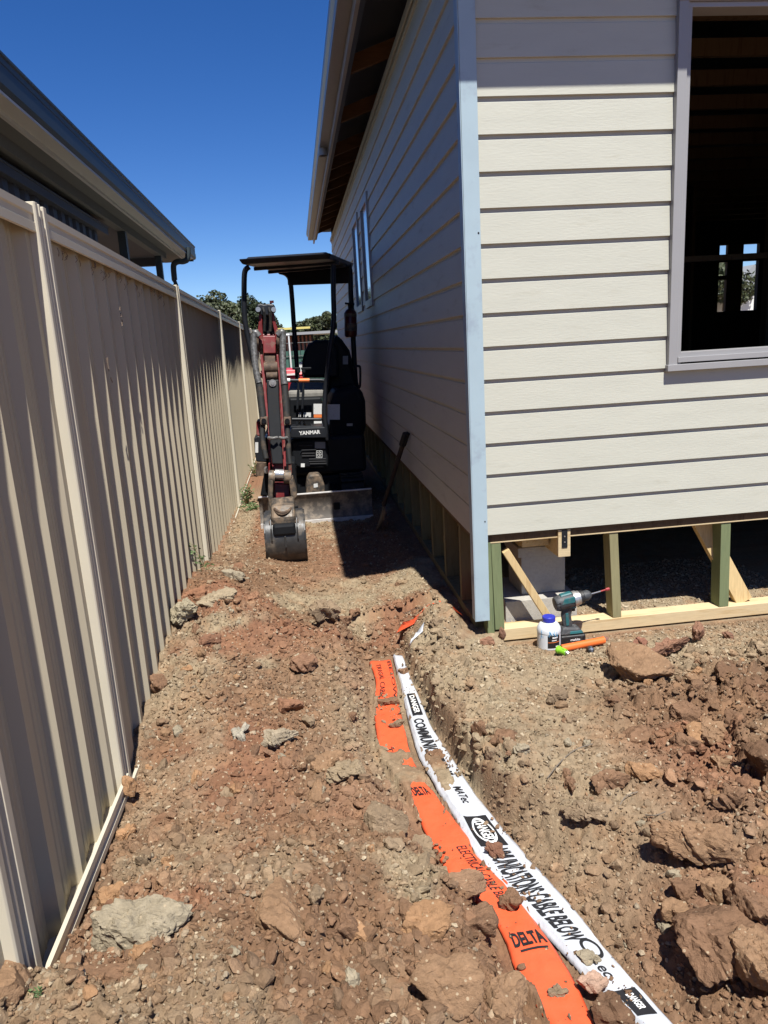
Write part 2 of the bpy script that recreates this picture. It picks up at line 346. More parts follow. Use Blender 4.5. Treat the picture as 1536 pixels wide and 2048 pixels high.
def fine_mask(x, y):
    """where the soil is powdery or scraped smooth"""
    wx = x+0.12*(fbm(x*5, y*5, 3, 401)-0.5); wy = y+0.12*(fbm(x*5+9, y*5, 3, 402)-0.5); m = 0*x
    for (cx, cy, rx, ry, a_) in ((0.92, 2.35, 0.28, 0.75, 1.0), (0.95, 1.5, 0.30, 0.45, 0.95), (-0.38, 2.50, 0.26, 0.22, 0.9), (-0.30, 3.35, 0.22, 0.16, 0.7), (0.35, 4.7, 0.5, 0.7, 0.8), (0.05, 2.62, 0.16, 0.3, 0.45), (-0.1, 5.4, 0.6, 0.5, 0.5), (1.5, 1.35, 0.25, 0.18, 0.5)):
        m = np.maximum(m, a_*np.exp(-(((wx-cx)/rx)**4+((wy-cy)/ry)**4)))
    return m
def rough_mask(x, y):
    """how lumpy the soil is"""
    r = 0.72+0*x
    r = r+0.35*np.exp(-(((x-1.7)/0.7)**2+((y-2.0)/0.8)**2))
    r = np.where((x > 0.75) & (y < 3.0), r+0.25*sst(2.9, 2.2, y), r)
    r = r*(1-0.72*sst(2.85, 3.2, y)*sst(0.75, 0.95, x))
    r = r*(1-0.50*fine_mask(x, y))
    r = r*(1-0.55*sst(4.2, 5.2, y))
    r = r*(1-0.8*sst(0.80, 0.9, x)*sst(3.4, 3.5, y))
    return r
def height(x, y):
    x = np.asarray(x, float); y = np.asarray(y, float)
    b = base_h(x, y); r = rough_mask(x, y)
    wx = x+0.05*(fbm(x*9, y*9, 3, 5)-0.5)+0.02*(fbm(x*30, y*30, 2, 6)-0.5); wy = y+0.05*(fbm(x*9+40, y*9, 3, 7)-0.5)+0.02*(fbm(x*30+9, y*30, 2, 8)-0.5)
    h = 0.09*(fbm(x*2.2, y*2.2, 3, 1)-0.5)+0.05*(fbm(x*6.5, y*6.5, 3, 2)-0.5)
    for s, amp, tilt, seed, q in ((0.17, 0.044, 0.40, 31, 0.08), (0.085, 0.034, 0.55, 41, 0.09), (0.042, 0.020, 0.65, 51, 0.12), (0.021, 0.0095, 0.6, 61, 0.16)):
        f1, f2, rr, dx, dy = worley(wx/s, wy/s*1.15, seed)
        a = np.where(rr > 0.35, (rr-0.35)/0.65, 0.0)
        g1 = _h(np.round(rr*9999), np.round(rr*777), seed+3)-0.5; g2 = _h(np.round(rr*5555), np.round(rr*333), seed+4)-0.5
        edge = sst(0.0, q, f2-f1)
        patch = sst(0.35, 0.6, fbm(x*1.6+seed, y*1.6, 3, seed+9))
        h = h+(a*amp+(g1*dx+g2*dy)*tilt*s*0.5)*edge*(0.25+0.75*patch if s > 0.05 else 0.45+0.55*patch)-amp*0.28*(1-edge)*patch
    h = h+0.020*(fbm(x*14, y*14, 4, 71)-0.5)+0.009*(fbm(x*70, y*70, 3, 81)-0.5)
    # the cut bank face: vertical cracks and bites
    xr = edge_x('WR', y); bank = np.exp(-((x-xr-0.09)/0.07)**2)*sst(1.9, 2.3, y)*(1-sst(3.4, 3.6, y))
    h = h+bank*0.16*(fbm(x*20, y*26, 4, 91)-0.54)
    tm = tape_mask(x, y)
    out = b+h*r*(1-0.9*tm)
    out = np.where(tm > 0.55, np.minimum(out, ZT-0.004), out)
    lump = 0.020*(fbm(x*38, y*38, 3, 511)-0.35)
    for kl, kr, s0, s1, sd in (('OL', 'OR', 0.42, 0.10, 5), ('WL', 'WR', 0.14, 0.10, 6)):   # soil lapping over the film edges
        a = edge_x(kl, y); b_ = edge_x(kr, y); v = (x-a)/np.maximum(b_-a, 0.02)
        nl = fbm(y*7.5+sd, x*3, 4, 520+sd); nr = fbm(y*9+sd*3, x*3, 4, 530+sd)
        lap = np.maximum(sst(0, 0.10, s0*np.clip(nl*3.0-1.35, 0, 1)-v)*(v > -0.5), sst(0, 0.10, v-(1-s1*np.clip(nr*3.0-1.35, 0, 1)))*(v < 1.5))
        lap = np.where((v > -0.02) & (v < 1.02) & (y < 3.5), lap, 0)
        if kl == 'OL':
            gap = sst(2.36, 2.42, y)*(1-sst(2.66, 2.76, y))*sst(0.40, 0.47, fbm(x*15, y*15, 3, 541))*(v > -0.1)*(v < 1.1)
            lap = np.maximum(lap, gap)
        else:
            gap = sst(2.12, 2.2, y)*(1-sst(2.62, 2.72, y))*sst(0.50, 0.56, fbm(x*17, y*11, 3, 542))*(v > 0.12)*(v < 0.62)
            lap = np.maximum(lap, gap)
        out = np.where(lap > 0.02, np.maximum(out, ZT-0.004+lap*(0.026+lump)), out)
    # keep soil below the house plates and off the fence wall
    hs = sst(0.72, 0.80, x)*sst(3.36, 3.42, y)
    tl = sst(1.02, 1.10, x)*(1-sst(1.52, 1.62, x))*sst(3.16, 3.24, y)*(1-sst(3.46, 3.5, y)); out = out*(1-tl)+np.minimum(out, -1.563)*tl
    out = np.where((x < -0.67) & (y > 1.5) & (y < 2.36), np.minimum(out, -1.525), out)
    out = out*(1-hs)+np.minimum(out, np.where(y > 3.62, -1.50, np.where(x < 0.95, -1.50, -1.575)))*hs
    return out
SOILK = 0.86
RED = np.array([0.235, 0.118, 0.068]); BRN = np.array([0.205, 0.120, 0.070]); TAN = np.array([0.300, 0.212, 0.130]); GRY = np.array([0.305, 0.250, 0.165]); DRK = np.array([0.150, 0.085, 0.050]); ORG = np.array([0.30, 0.165, 0.085])
def soil_colour(x, y):
    x = np.asarray(x, float); y = np.asarray(y, float)
    n1 = fbm(x*1.7+3, y*1.7, 5, 101); n2 = fbm(x*4.5+8, y*4.5, 5, 111); n3 = fbm(x*14, y*14, 4, 121)
    g = sst(0.50, 0.62, n1*0.55+n2*0.45)                                     # grey patches
    g = np.maximum(g, 0.95*sst(0.95, 1.1, x)*0+np.exp(-(((x-1.35)/1.3)**4+((y-3.05)/0.42)**4)))   # strip by the house
    g = np.maximum(g, np.exp(-(((x-0.85)/0.30)**4+((y-2.3)/0.7)**4))*0.9)     # bank top
    g = np.maximum(g, 0.85*np.exp(-(((x-0.15)/0.22)**2+((y-2.7)/0.5)**2)))
    g = np.maximum(g, 0.8*np.exp(-(((x-0.15)/0.3)**2+((y-4.5)/0.35)**2)))
    g = np.maximum(g, 0.9*np.exp(-(((x+0.62)/0.12)**4+((y-6.9)/1.6)**4)))
    g = g*(1-0.85*np.exp(-(((x-1.6)/0.55)**4+((y-1.75)/0.75)**4)))
    g = g*(1-0.45*sst(0.2, -0.2, x)*sst(3.4, 2.6, y)); g = np.maximum(g, sst(0.85, 0.95, x)*sst(3.45, 3.52, y))
    rd = sst(0.44, 0.60, fbm(x*2.3+20, y*2.3, 4, 131))
    rd = np.maximum(rd, np.exp(-(((x+0.38)/0.26)**4+((y-2.45)/0.32)**4)))
    rd = np.maximum(rd, 0.8*np.exp(-(((x-0.4)/0.3)**2+((y-5.3)/0.7)**2)))
    c = BRN[None]*(1-rd[..., None])+RED[None]*rd[..., None]
    gt = GRY[None]*(1-n3[..., None])+TAN[None]*n3[..., None]
    c = c*(1-g[..., None])+gt*g[..., None]
    f1, f2, rr, _, _ = worley(x/0.045, y/0.045, 141)
    k = (rr[..., None]-0.5)*0.22; c = c*(1+k)
    li = sst(0.60, 0.72, n3)[..., None]; c = c*(1-0.25*li)+ORG*1.05*0.25*li
    # dry pale dust settled on the trodden middle
    return np.clip(c*SOILK, 0.01, 0.9)
def grow(a0, a1, d0, d1):
    out = [a0]; L = abs(a1-a0)
    while abs(out[-1]-a0) < L:
        t = abs(out[-1]-a0)/L; out.append(out[-1]+(d0+(d1-d0)*t)*(1 if a1 > a0 else -1))
    return out
gx = sorted(set([-400, -150, -60, -25, -12, -6, -3, -1.6, -1.0]+list(np.round(np.arange(-0.85, 2.75, 0.0065), 4))+[3.2, 4, 6, 12, 25, 60, 150, 400]))
gy = [-400, -120, -40, -12, -4, -1, 0.2, 0.6]+grow(0.85, 3.6, 0.0060, 0.0085)+grow(3.61, 8.0, 0.011, 0.03)+[8.2, 8.6, 9, 10, 11, 12, 13, 14, 16, 20, 26, 40, 80, 160, 400, 900]
gx = np.array(gx); gy = np.array(gy); XX, YY = np.meshgrid(gx, gy)
ZZ = height(np.clip(XX, -1.2, 6), np.clip(YY, 0, 40))
far = np.maximum(sst(2.7, 4.5, np.abs(XX-0.6)), sst(12, 16, YY)); ZZ = ZZ*(1-far)+(-1.6)*far
ZZ = np.where(YY < 0.8, np.minimum(ZZ, -1.40), ZZ)
def grid_mesh(name, X, Y, Z, colr, m):
    ny, nx = X.shape; me = bpy.data.meshes.new(name); nv = nx*ny
    me.vertices.add(nv); me.vertices.foreach_set('co', np.stack([X, Y, Z], -1).reshape(-1).astype(np.float32))
    i = np.arange(nv).reshape(ny, nx); q = np.stack([i[:-1, :-1], i[:-1, 1:], i[1:, 1:], i[1:, :-1]], -1).reshape(-1, 4); nf = len(q)
    me.loops.add(nf*4); me.loops.foreach_set('vertex_index', q.reshape(-1).astype(np.int32))
    me.polygons.add(nf); me.polygons.foreach_set('loop_start', np.arange(0, nf*4, 4, dtype=np.int32)); me.polygons.foreach_set('loop_total', np.full(nf, 4, np.int32))
    me.polygons.foreach_set('use_smooth', np.ones(nf, bool)); me.update()
    if colr is not None:
        a = me.color_attributes.new('soil', 'FLOAT_COLOR', 'POINT'); a.data.foreach_set('color', np.concatenate([colr.reshape(-1, 3), np.ones((nv, 1))], 1).reshape(-1).astype(np.float32))
    me.materials.append(m); o = bpy.data.objects.new(name, me); COL.objects.link(o); return o
ground = grid_mesh('ground', XX, YY, ZZ, soil_colour(XX, YY), MT['soil']); ground['kind'] = 'structure'

def HG(x, y): return float(height(np.array([x]), np.array([y]))[0])
def G(px, py):
    z = -1.5
    for _ in range(6): p = PZ(px, py, z); z = 0.5*z+0.5*float(base_h(np.array([p[0]]), np.array([p[1]]))[0])
    p = PZ(px, py, z); return p[0], p[1], z

# ------------------------------------------------------------------ stones
def ico(n):
    bm = bmesh.new(); bmesh.ops.create_icosphere(bm, subdivisions=n, radius=1.0)
    v = np.array([p.co[:] for p in bm.verts]); f = np.array([[q.index for q in g.verts] for g in bm.faces]); bm.free(); return v/np.linalg.norm(v, axis=1)[:, None], f
ICO = {n: ico(n) for n in (1, 2, 3, 4, 5)}
def poly_stone(rng, n, planes=11, soft=34, rough=0.0, flat=0.0):
    v, f = ICO[n]; N = rng.normal(size=(planes, 3)); N /= np.linalg.norm(N, axis=1)[:, None]; D = rng.uniform(0.62, 1.0, planes)
    if flat: N[0] = (rng.normal()*0.08, rng.normal()*0.08, 1); N[1] = (0, 0, -1); N[:2] /= np.linalg.norm(N[:2], axis=1)[:, None]; D[0] = D[1] = 0.62
    dt = v@N.T; r = np.where(dt > 0.05, D[None]/np.maximum(dt, 0.05), 9.0); rr = (np.sum(r**-soft, axis=1))**(-1/soft); rr = np.minimum(rr, 1.35)
    p = v*rr[:, None]
    if rough > 0:
        for k, (s, a) in enumerate(((2.2, 1.0), (5.0, 0.65), (11.0, 0.45), (24, 0.30))):
            q = p*s+13.7*k+rng.uniform(0, 50)
            nn = (vn(q[:, 0]+q[:, 2]*0.7, q[:, 1]+q[:, 2]*0.45, 200+k)+vn(q[:, 1]-q[:, 0]*0.5+31, q[:, 2]+q[:, 0]*0.3, 210+k))-1.0
            nn = nn if k < 1 else 0.55*nn+0.45*(0.5-2.2*np.abs(nn))
            p = p*(1+nn[:, None]*(rough+0.05)*a*0.6)
    return p, f
def raw_mesh(name, V, Fc, C, m, smooth=False):
    me = bpy.data.meshes.new(name); me.vertices.add(len(V)); me.vertices.foreach_set('co', V.reshape(-1).astype(np.float32))
    nf = len(Fc); me.loops.add(nf*3); me.loops.foreach_set('vertex_index', Fc.reshape(-1).astype(np.int32)); me.polygons.add(nf)
    me.polygons.foreach_set('loop_start', np.arange(0, nf*3, 3, dtype=np.int32)); me.polygons.foreach_set('loop_total', np.full(nf, 3, np.int32))
    me.polygons.foreach_set('use_smooth', np.full(nf, smooth)); me.update()
    a = me.color_attributes.new('soil', 'FLOAT_COLOR', 'POINT'); a.data.foreach_set('color', np.concatenate([C, np.ones((len(V), 1))], 1).reshape(-1).astype(np.float32))
    me.materials.append(m); return me
def rot_rand(rng, n, tiltmax):
    yaw = rng.uniform(0, 2*np.pi, n); tx = rng.normal(0, tiltmax, n); ty = rng.normal(0, tiltmax, n)
    cz, sz = np.cos(yaw), np.sin(yaw); cx, sx = np.cos(tx), np.sin(tx); cy, sy = np.cos(ty), np.sin(ty); z = np.zeros(n); o = np.ones(n)
    Rz = np.stack([cz, -sz, z, sz, cz, z, z, z, o], -1).reshape(-1, 3, 3); Rx = np.stack([o, z, z, z, cx, -sx, z, sx, cx], -1).reshape(-1, 3, 3); Ry = np.stack([cy, z, sy, z, o, z, -sy, z, cy], -1).reshape(-1, 3, 3)
    return Rz@Rx@Ry
def scatter(name, n, lvl, smin, smax, power, dens, seed, flat=0.6, bury=0.25, tilt=0.5, palette=None, region=(-0.74, 2.7, 0.95, 8.0), keep_tape=False, mk=(0.2, 1.0)):
    rng = np.random.default_rng(seed); T = [poly_stone(rng, lvl, planes=9) for _ in range(10)]
    m = n*6; u = rng.uniform(0, 1, m); y = region[2]+(region[3]-region[2])*u**1.8; x = rng.uniform(region[0], region[1], m)
    ok = rng.uniform(0, 1, m) < dens(x, y)
    ok &= ~((x > 0.72) & (y > 3.42) & ((x < 0.95) | (y > 4.4))); ok &= ~((x > 0.9) & (y > 3.46) & (y < 3.62))
    if not keep_tape: ok &= tape_mask(x, y) < 0.25
    x = x[ok][:n]; y = y[ok][:n]; k = len(x)
    s = smin*(smax/smin)**(rng.uniform(0, 1, k)**power); z = height(x, y); R = rot_rand(rng, k, tilt); c = soil_colour(x, y)
    t = rng.uniform(0.78, 1.28, k)[:, None]; c = c*t
    if palette is not None:
        pi = rng.integers(0, len(palette), k); mixk = rng.uniform(mk[0], mk[1], k)[:, None]; c = c*(1-mixk)+np.array(palette)[pi]*0.92*mixk
    asp = np.stack([rng.uniform(0.8, 1.35, k), rng.uniform(0.65, 1.0, k), rng.uniform(flat*0.7, flat*1.25, k)], -1)*s[:, None]
    ti = rng.integers(0, 10, k); Vs = []; Fs = []; Cs = []; b = 0
    for q in range(10):
        w = np.where(ti == q)[0]
        if len(w) == 0: continue
        tv, tf = T[q]; P = tv[None]*asp[w][:, None, :]; P = np.einsum('nij,nkj->nki', R[w], P)
        P[..., 0] += x[w][:, None]; P[..., 1] += y[w][:, None]; P[..., 2] += (z[w]+asp[w][:, 2]*(1-2*bury)*0.6)[:, None]
        Vs.append(P.reshape(-1, 3)); Fs.append((tf[None]+(np.arange(len(w))*len(tv))[:, None, None]+b).reshape(-1, 3)); b += len(w)*len(tv)
        Cs.append(np.repeat(c[w], len(tv), axis=0))
    me = raw_mesh(name, np.concatenate(Vs), np.concatenate(Fs), np.concatenate(Cs), MT['rock'])
    o = bpy.data.objects.new(name, me); COL.objects.link(o); return o
def d_all(x, y): return (0.35+0.65*sst(0.45, 0.6, fbm(x*2.5, y*2.5, 3, 301)))*(1-0.6*fine_mask(x, y))
def d_rub(x, y):
    d = 0.38+0.62*sst(0.47, 0.60, fbm(x*2.1+7, y*2.1, 3, 311))
    d = np.where((x > 1.0) & (y < 2.7), np.maximum(d, 0.75), d)
    d = np.where((x > 0.75) & (y > 2.9), d*0.12, d); d = np.where(y > 4.3, d*0.3, d); return d*(1-0.9*fine_mask(x, y))
def d_grav(x, y):
    g = np.exp(-(((x-1.4)/1.4)**4+((y-3.4)/0.75)**4))+0.8*np.exp(-(((x+0.6)/0.13)**4+((y-6.8)/1.6)**4))+0.5*sst(0.5, 0.6, fbm(x*1.7+3, y*1.7, 4, 101))+0.15
    return np.clip(g, 0, 1)
PAL1 = [(0.44, 0.36, 0.25), (0.34, 0.28, 0.20), (0.52, 0.43, 0.30), (0.27, 0.17, 0.10), (0.33, 0.19, 0.11)]
PAL2 = [(0.24, 0.135, 0.080), (0.20, 0.118, 0.070), (0.29, 0.17, 0.095), (0.31, 0.24, 0.16)]
tag(scatter('gravel', 30000, 1, 0.0026, 0.0115, 2.2, d_all, 21, flat=0.65, palette=PAL1, mk=(0.0, 0.8)), 'small pale and tan stones strewn over the dug soil', 'gravel', kind='stuff')
tag(scatter('house_gravel', 11000, 1, 0.0035, 0.011, 1.4, d_grav, 22, flat=0.6, palette=PAL1[:3]), 'grey tan gravel strip in front of the house base', 'gravel', kind='stuff')
tag(scatter('soil_crumbs', 17000, 2, 0.0065, 0.026, 2.6, d_rub, 23, flat=0.62, palette=PAL2, mk=(0.0, 0.25), bury=0.34), 'brown crumbs and small lumps of dug clay', 'soil crumbs', kind='stuff')

tag(scatter('soil_grit', 90000, 1, 0.0026, 0.0085, 1.7, lambda x, y: 1.0-0.35*fine_mask(x, y), 24, flat=0.75, palette=PAL2, mk=(0.0, 0.2), bury=0.3), 'fine brown and tan grit covering the dug soil', 'soil grit', kind='stuff')
# clods one can count ------------------------------------------------
CN = [0]
def clod(px, py, w, d, h, yaw, col, label, name='clay_clod', cat='clod', group=None, rough=0.12, tilt=(0, 0), flat=1.0, zoff=0.0, seed=None, lvl=4, at=None, bury=0.20, planes=9):
    CN[0] += 1; rng = np.random.default_rng(seed if seed is not None else 500+CN[0])
    p, f = poly_stone(rng, lvl, planes=planes, soft=30, rough=rough, flat=flat); s = np.array([w/2, d/2, h/2])
    ext = (p.max(0)-p.min(0))/2; p = p/ext*s
    fr = p/np.array([w, d, h]).mean()
    fine = (fbm(p[:, 0]*45+p[:, 2]*31, p[:, 1]*45-p[:, 2]*27, 3, 600+CN[0])-0.5); nn = p/np.maximum(np.linalg.norm(p, axis=1), 1e-6)[:, None]
    f1_, f2_, r_, _, _ = worley(p[:, 0]/0.018+p[:, 2]*21, p[:, 1]/0.018-p[:, 2]*17, 800+CN[0])
    fine = fine*1.2+(r_-0.5)*0.5*sst(0, 0.25, f2_-f1_)-0.12*(1-sst(0, 0.2, f2_-f1_))
    p = p+nn*(fine*(rough+0.05)*0.10)[:, None]
    x, y, z = at if at else G(px, py); z = HG(x, y) if at is None or z is None else z
    cc = np.array(col)[None]*0.90*(0.80+0.40*fbm(p[:, 0]*25+CN[0], p[:, 1]*25+p[:, 2]*18, 3, 700+CN[0])[:, None])
    me = raw_mesh(name, p, f, np.clip(cc, 0, 1), MT['rock'], smooth=False)
    if rough >= 0.0:
        me.polygons.foreach_set('use_smooth', np.ones(len(f), bool))
        try: me.set_sharp_from_angle(angle=math.radians(27))
        except Exception: pass
    o = bpy.data.objects.new(name, me); COL.objects.link(o); o.location = (x, y, z+h*(0.5-bury)+zoff); o.rotation_euler = (tilt[0], tilt[1], yaw)
    tag(o, label, cat, group); return o
B_ = (0.215, 0.125, 0.074); T_ = (0.27, 0.165, 0.095); G_ = (0.325, 0.272, 0.19); O_ = (0.33, 0.19, 0.10); D_ = (0.165, 0.095, 0.056); GB = (0.25, 0.18, 0.115)
clod(275, 1880, 0.25, 0.135, 0.10, -0.15, G_, 'large rough grey slab of soil beside the fence plinth at lower left', rough=0.17, lvl=5, tilt=(0.15, 0.0), planes=8)
clod(245, 1945, 0.20, 0.05, 0.035, -0.1, B_, 'thin brown strip of clay under the large grey slab', bury=0.35)
clod(222, 1805, 0.085, 0.07, 0.05, 0.5, O_, 'orange brown stone with pale flecks behind the grey slab', tilt=(0.3, 0.2))
clod(562, 1850, 0.125, 0.21, 0.06, 0.12, T_, 'long smooth brown slab lying mid foreground on the heap', rough=0.07, lvl=5)
clod(765, 1660, 0.15, 0.105, 0.075, -0.5, GB, 'thick tilted brown slab left of the orange tape', rough=0.08, tilt=(0.12, 0.1), lvl=5)
clod(845, 1865, 0.155, 0.11, 0.06, 0.05, O_, 'broad flat orange brown slab with a dark undercut edge', rough=0.08, lvl=5, tilt=(0.08, 0))
clod(900, 2010, 0.165, 0.12, 0.075, 0.1, T_, 'large smooth brown clod at the bottom middle of the view', rough=0.06, lvl=5)
clod(950, 1868, 0.125, 0.095, 0.06, 0.7, B_, 'rounded brown clod touching the left edge of the orange tape', rough=0.08, lvl=5)
clod(695, 1880, 0.085, 0.085, 0.05, 0.9, B_, 'round brown clod between the long slab and the broad slab')
clod(640, 1830, 0.04, 0.06, 0.03, 0.3, GB, 'narrow clod leaning against the long smooth slab')
clod(1032, 1835, 0.075, 0.075, 0.05, 0.3, B_, 'blocky brown clod sitting on the orange tape', at=(0.492, 1.765, ZT+0.01), bury=0.15)
clod(0, 0, 0.115, 0.05, 0.035, 0.05, B_, 'flat brown clod lying across the far part of the orange tape', at=PZ(775, 1412, ZT)[:2]+(ZT+0.006,), bury=0.2, rough=0.1)
clod(0, 0, 0.085, 0.042, 0.035, 0.45, GB, 'small wedge of clay on the orange tape beside the white tape', at=PZ(794, 1455, ZT)[:2]+(ZT+0.006,), bury=0.2)
clod(0, 0, 0.060, 0.045, 0.036, -0.2, (0.21, 0.105, 0.066), 'dark red brown lump on the white tape below the danger print', at=PZ(988, 1716, ZT)[:2]+(ZT+0.012,), bury=0.1, rough=0.25)
clod(0, 0, 0.062, 0.045, 0.03, 0.3, B_, 'brown lump on the white tape beside the cut bank', at=PZ(866, 1518, ZT)[:2]+(ZT+0.010,), bury=0.15, rough=0.25)
clod(0, 0, 0.055, 0.035, 0.026, 0.5, B_, 'small brown lump on the far end of the white tape', at=PZ(806, 1348, ZT)[:2]+(ZT+0.010,), bury=0.15)
clod(0, 0, 0.060, 0.045, 0.016, 0.1, G_, 'grey flake of dried mud stuck on the near white tape', at=PZ(1186, 1925, ZT)[:2]+(ZT+0.010,), bury=0.15, rough=0.3)
clod(0, 0, 0.045, 0.035, 0.02, 0.1, GB, 'small brown flake on the near end of the orange tape', at=PZ(1112, 1995, ZT)[:2]+(ZT+0.008,), bury=0.15, rough=0.3)
clod(1188, 1978, 0.075, 0.050, 0.035, 0.2, (0.50, 0.33, 0.24), 'pale pink stone wedged between the orange and white tapes', rough=0.1, at=PZ(1186, 1985, ZT)[:2]+(ZT+0.02,))
clod(1210, 2035, 0.10, 0.07, 0.06, -0.3, D_, 'dark brown clod at the bottom edge covering the white tape', rough=0.1, at=PZ(1222, 2042, ZT)[:2]+(ZT+0.02,))
clod(1275, 1366, 0.27, 0.23, 0.085, -0.35, T_, 'biggest tilted slab with a dark shadow under its near edge, right of the trench', rough=0.08, lvl=5, tilt=(0.26, -0.12), zoff=0.045, planes=14)
clod(1330, 1322, 0.29, 0.07, 0.06, 0.42, (0.25, 0.135, 0.085), 'long ridge of red brown clay behind the biggest tilted slab', rough=0.22, lvl=5, tilt=(0, -0.1), zoff=0.02)
clod(1395, 1290, 0.115, 0.07, 0.075, 0.6, (0.26, 0.14, 0.09), 'upright lump at the high end of the clay ridge', rough=0.16, tilt=(0.2, 0.2), zoff=0.03)
clod(1378, 1432, 0.125, 0.10, 0.055, 0.0, B_, 'square edged brown block next to the biggest tilted slab', rough=0.08, lvl=5)
clod(1425, 1480, 0.12, 0.11, 0.05, 0.5, T_, 'cracked orange edged block below the square brown block', rough=0.12, lvl=5)
clod(1462, 1450, 0.085, 0.085, 0.06, 0.2, D_, 'dark knobbly clod right of the cracked block', rough=0.2)
clod(1370, 1500, 0.075, 0.085, 0.05, 0.4, B_, 'split clod under the cracked orange edged block', rough=0.14)
clod(1515, 1560, 0.10, 0.13, 0.07, -0.4, D_, 'dark slab tilted up at the right edge of the view', rough=0.06, tilt=(0.1, 0.5), zoff=0.02)
clod(1390, 1722, 0.24, 0.10, 0.085, -0.45, T_, 'long overhanging slab with a deep black shadow, lower right', rough=0.16, lvl=5, tilt=(0.1, 0), zoff=0.035)
clod(1435, 1800, 0.075, 0.07, 0.055, 0.3, T_, 'round brown lump below the overhanging slab', rough=0.1)
clod(1362, 1790, 0.07, 0.06, 0.05, 0.6, B_, 'angular clod at the tip of the overhanging slab', rough=0.1)
clod(1352, 1838, 0.065, 0.06, 0.045, 0.1, T_, 'smooth clod just below the angular clod', rough=0.08)
clod(1430, 1930, 0.20, 0.21, 0.10, 0.25, B_, 'massive brown block with a black crack on its left, lower right corner', rough=0.10, lvl=5, zoff=0.03)
clod(1525, 1985, 0.12, 0.16, 0.10, 0.1, T_, 'brown block cut by the right edge at the bottom', rough=0.1, lvl=5, zoff=0.02)
clod(1518, 1850, 0.09, 0.15, 0.07, 0.2, B_, 'flat brown slab on the right edge above the cut block', rough=0.12, lvl=5, tilt=(0, 0.3))
clod(1460, 1640, 0.10, 0.075, 0.06, 0.3, B_, 'hollowed clod under a fallen slab on the right slope', rough=0.18)
clod(1283, 1292, 0.085, 0.05, 0.05, 0.1, (0.25, 0.12, 0.08), 'single red brown stone on the gravel near the timber plate', rough=0.15, bury=0.15)
clod(1205, 1272, 0.06, 0.035, 0.02, 0.1, (0.22, 0.12, 0.09), 'thin reddish chip of stone by the orange pipe end', rough=0.1, bury=0.1)
clod(1460, 1280, 0.06, 0.05, 0.045, 0.4, (0.24, 0.13, 0.085), 'dark reddish lump on the far right gravel', rough=0.2)
clod(975, 1290, 0.085, 0.06, 0.04, 0.3, (0.28, 0.15, 0.095), 'red brown stone lying against the house corner stud', rough=0.15, bury=0.2)
clod(1003, 1275, 0.03, 0.035, 0.065, 0.3, (0.22, 0.12, 0.08), 'small upright splinter of rock at the foot of the corner stud', rough=0.1, bury=0.2)
clod(432, 1215, 0.22, 0.17, 0.12, 0.1, (0.34, 0.27, 0.18), 'big pale knobbly boulder of soil near the fence', rough=0.2, lvl=5, planes=12, flat=0)
clod(366, 1250, 0.17, 0.16, 0.14, 0.1, (0.33, 0.28, 0.19), 'grey boulder of soil pressed against the fence sheets', rough=0.2, lvl=5, planes=12, flat=0)
clod(395, 1205, 0.14, 0.09, 0.07, 0.3, (0.28, 0.14, 0.08), 'reddish clod behind the pale boulder by the fence', rough=0.2)
clod(468, 1158, 0.15, 0.07, 0.06, -0.6, (0.33, 0.28, 0.20), 'flat grey clod beyond the pale boulder', rough=0.12, tilt=(0.2, 0))
clod(318, 1375, 0.08, 0.08, 0.08, 0.3, B_, 'brown clod wedged against the fence foot', rough=0.14)
clod(0, 0, 0.05, 0.05, 0.06, 0.1, O_, 'orange brown stone standing against the second fence post', rough=0.12, at=(-0.70, 2.36, -1.47))
clod(22, 2015, 0.13, 0.12, 0.08, 0.2, T_, 'brown slab in the lower left corner against the fence', rough=0.08)
clod(420, 1295, 0.10, 0.07, 0.05, 0.3, (0.22, 0.115, 0.07), 'dark red clod on the crest of the heap', rough=0.2)
clod(580, 1425, 0.12, 0.09, 0.06, -0.2, (0.26, 0.135, 0.08), 'smooth reddish clod in the middle of the heap', rough=0.08)
clod(655, 1265, 0.16, 0.10, 0.09, 0.2, GB, 'clod with a black hollow underneath beside the worn path', rough=0.25, zoff=0.03, tilt=(0.25, 0.1))
clod(690, 1270, 0.09, 0.07, 0.07, 0.6, B_, 'brown clod leaning on the hollowed clod', rough=0.2, zoff=0.02)
clod(612, 1345, 0.13, 0.10, 0.07, 0.3, (0.25, 0.14, 0.085), 'brown clod with a sharp shaded edge below the hollowed clod', rough=0.18, zoff=0.01)
clod(550, 1500, 0.13, 0.09, 0.07, 0.0, (0.33, 0.27, 0.19), 'cluster of pale crumbly soil in the middle of the heap', rough=0.22, lvl=5, flat=0)
clod(480, 1478, 0.06, 0.05, 0.045, 0.4, (0.36, 0.32, 0.25), 'pale grey knob left of the crumbly cluster', rough=0.3)
clod(660, 1530, 0.15, 0.10, 0.06, 0.2, T_, 'tan slab with a thin shadow on the heap crest', rough=0.14, lvl=5)
clod(712, 1245, 0.07, 0.06, 0.04, 0.1, B_, 'low clod at the edge of the worn path', rough=0.2)
clod(1290, 1560, 0.12, 0.07, 0.045, -0.3, O_, 'angular orange brown chunk on the right slope', rough=0.12)
clod(1220, 1580, 0.13, 0.06, 0.05, 0.2, B_, 'long brown chunk left of the angular chunk', rough=0.16)
clod(1180, 1640, 0.16, 0.07, 0.05, -0.6, GB, 'brown clod with a dark broken edge above the white tape', rough=0.25, lvl=5)
clod(960, 1480, 0.05, 0.07, 0.07, 0.2, B_, 'upright broken clod standing in the cut bank', rough=0.2)
clod(1010, 1490, 0.12, 0.08, 0.06, 0.0, B_, 'brown block broken off behind the cut bank', rough=0.14)
clod(985, 1520, 0.06, 0.05, 0.05, 0.3, GB, 'small block below the broken off block', rough=0.14)
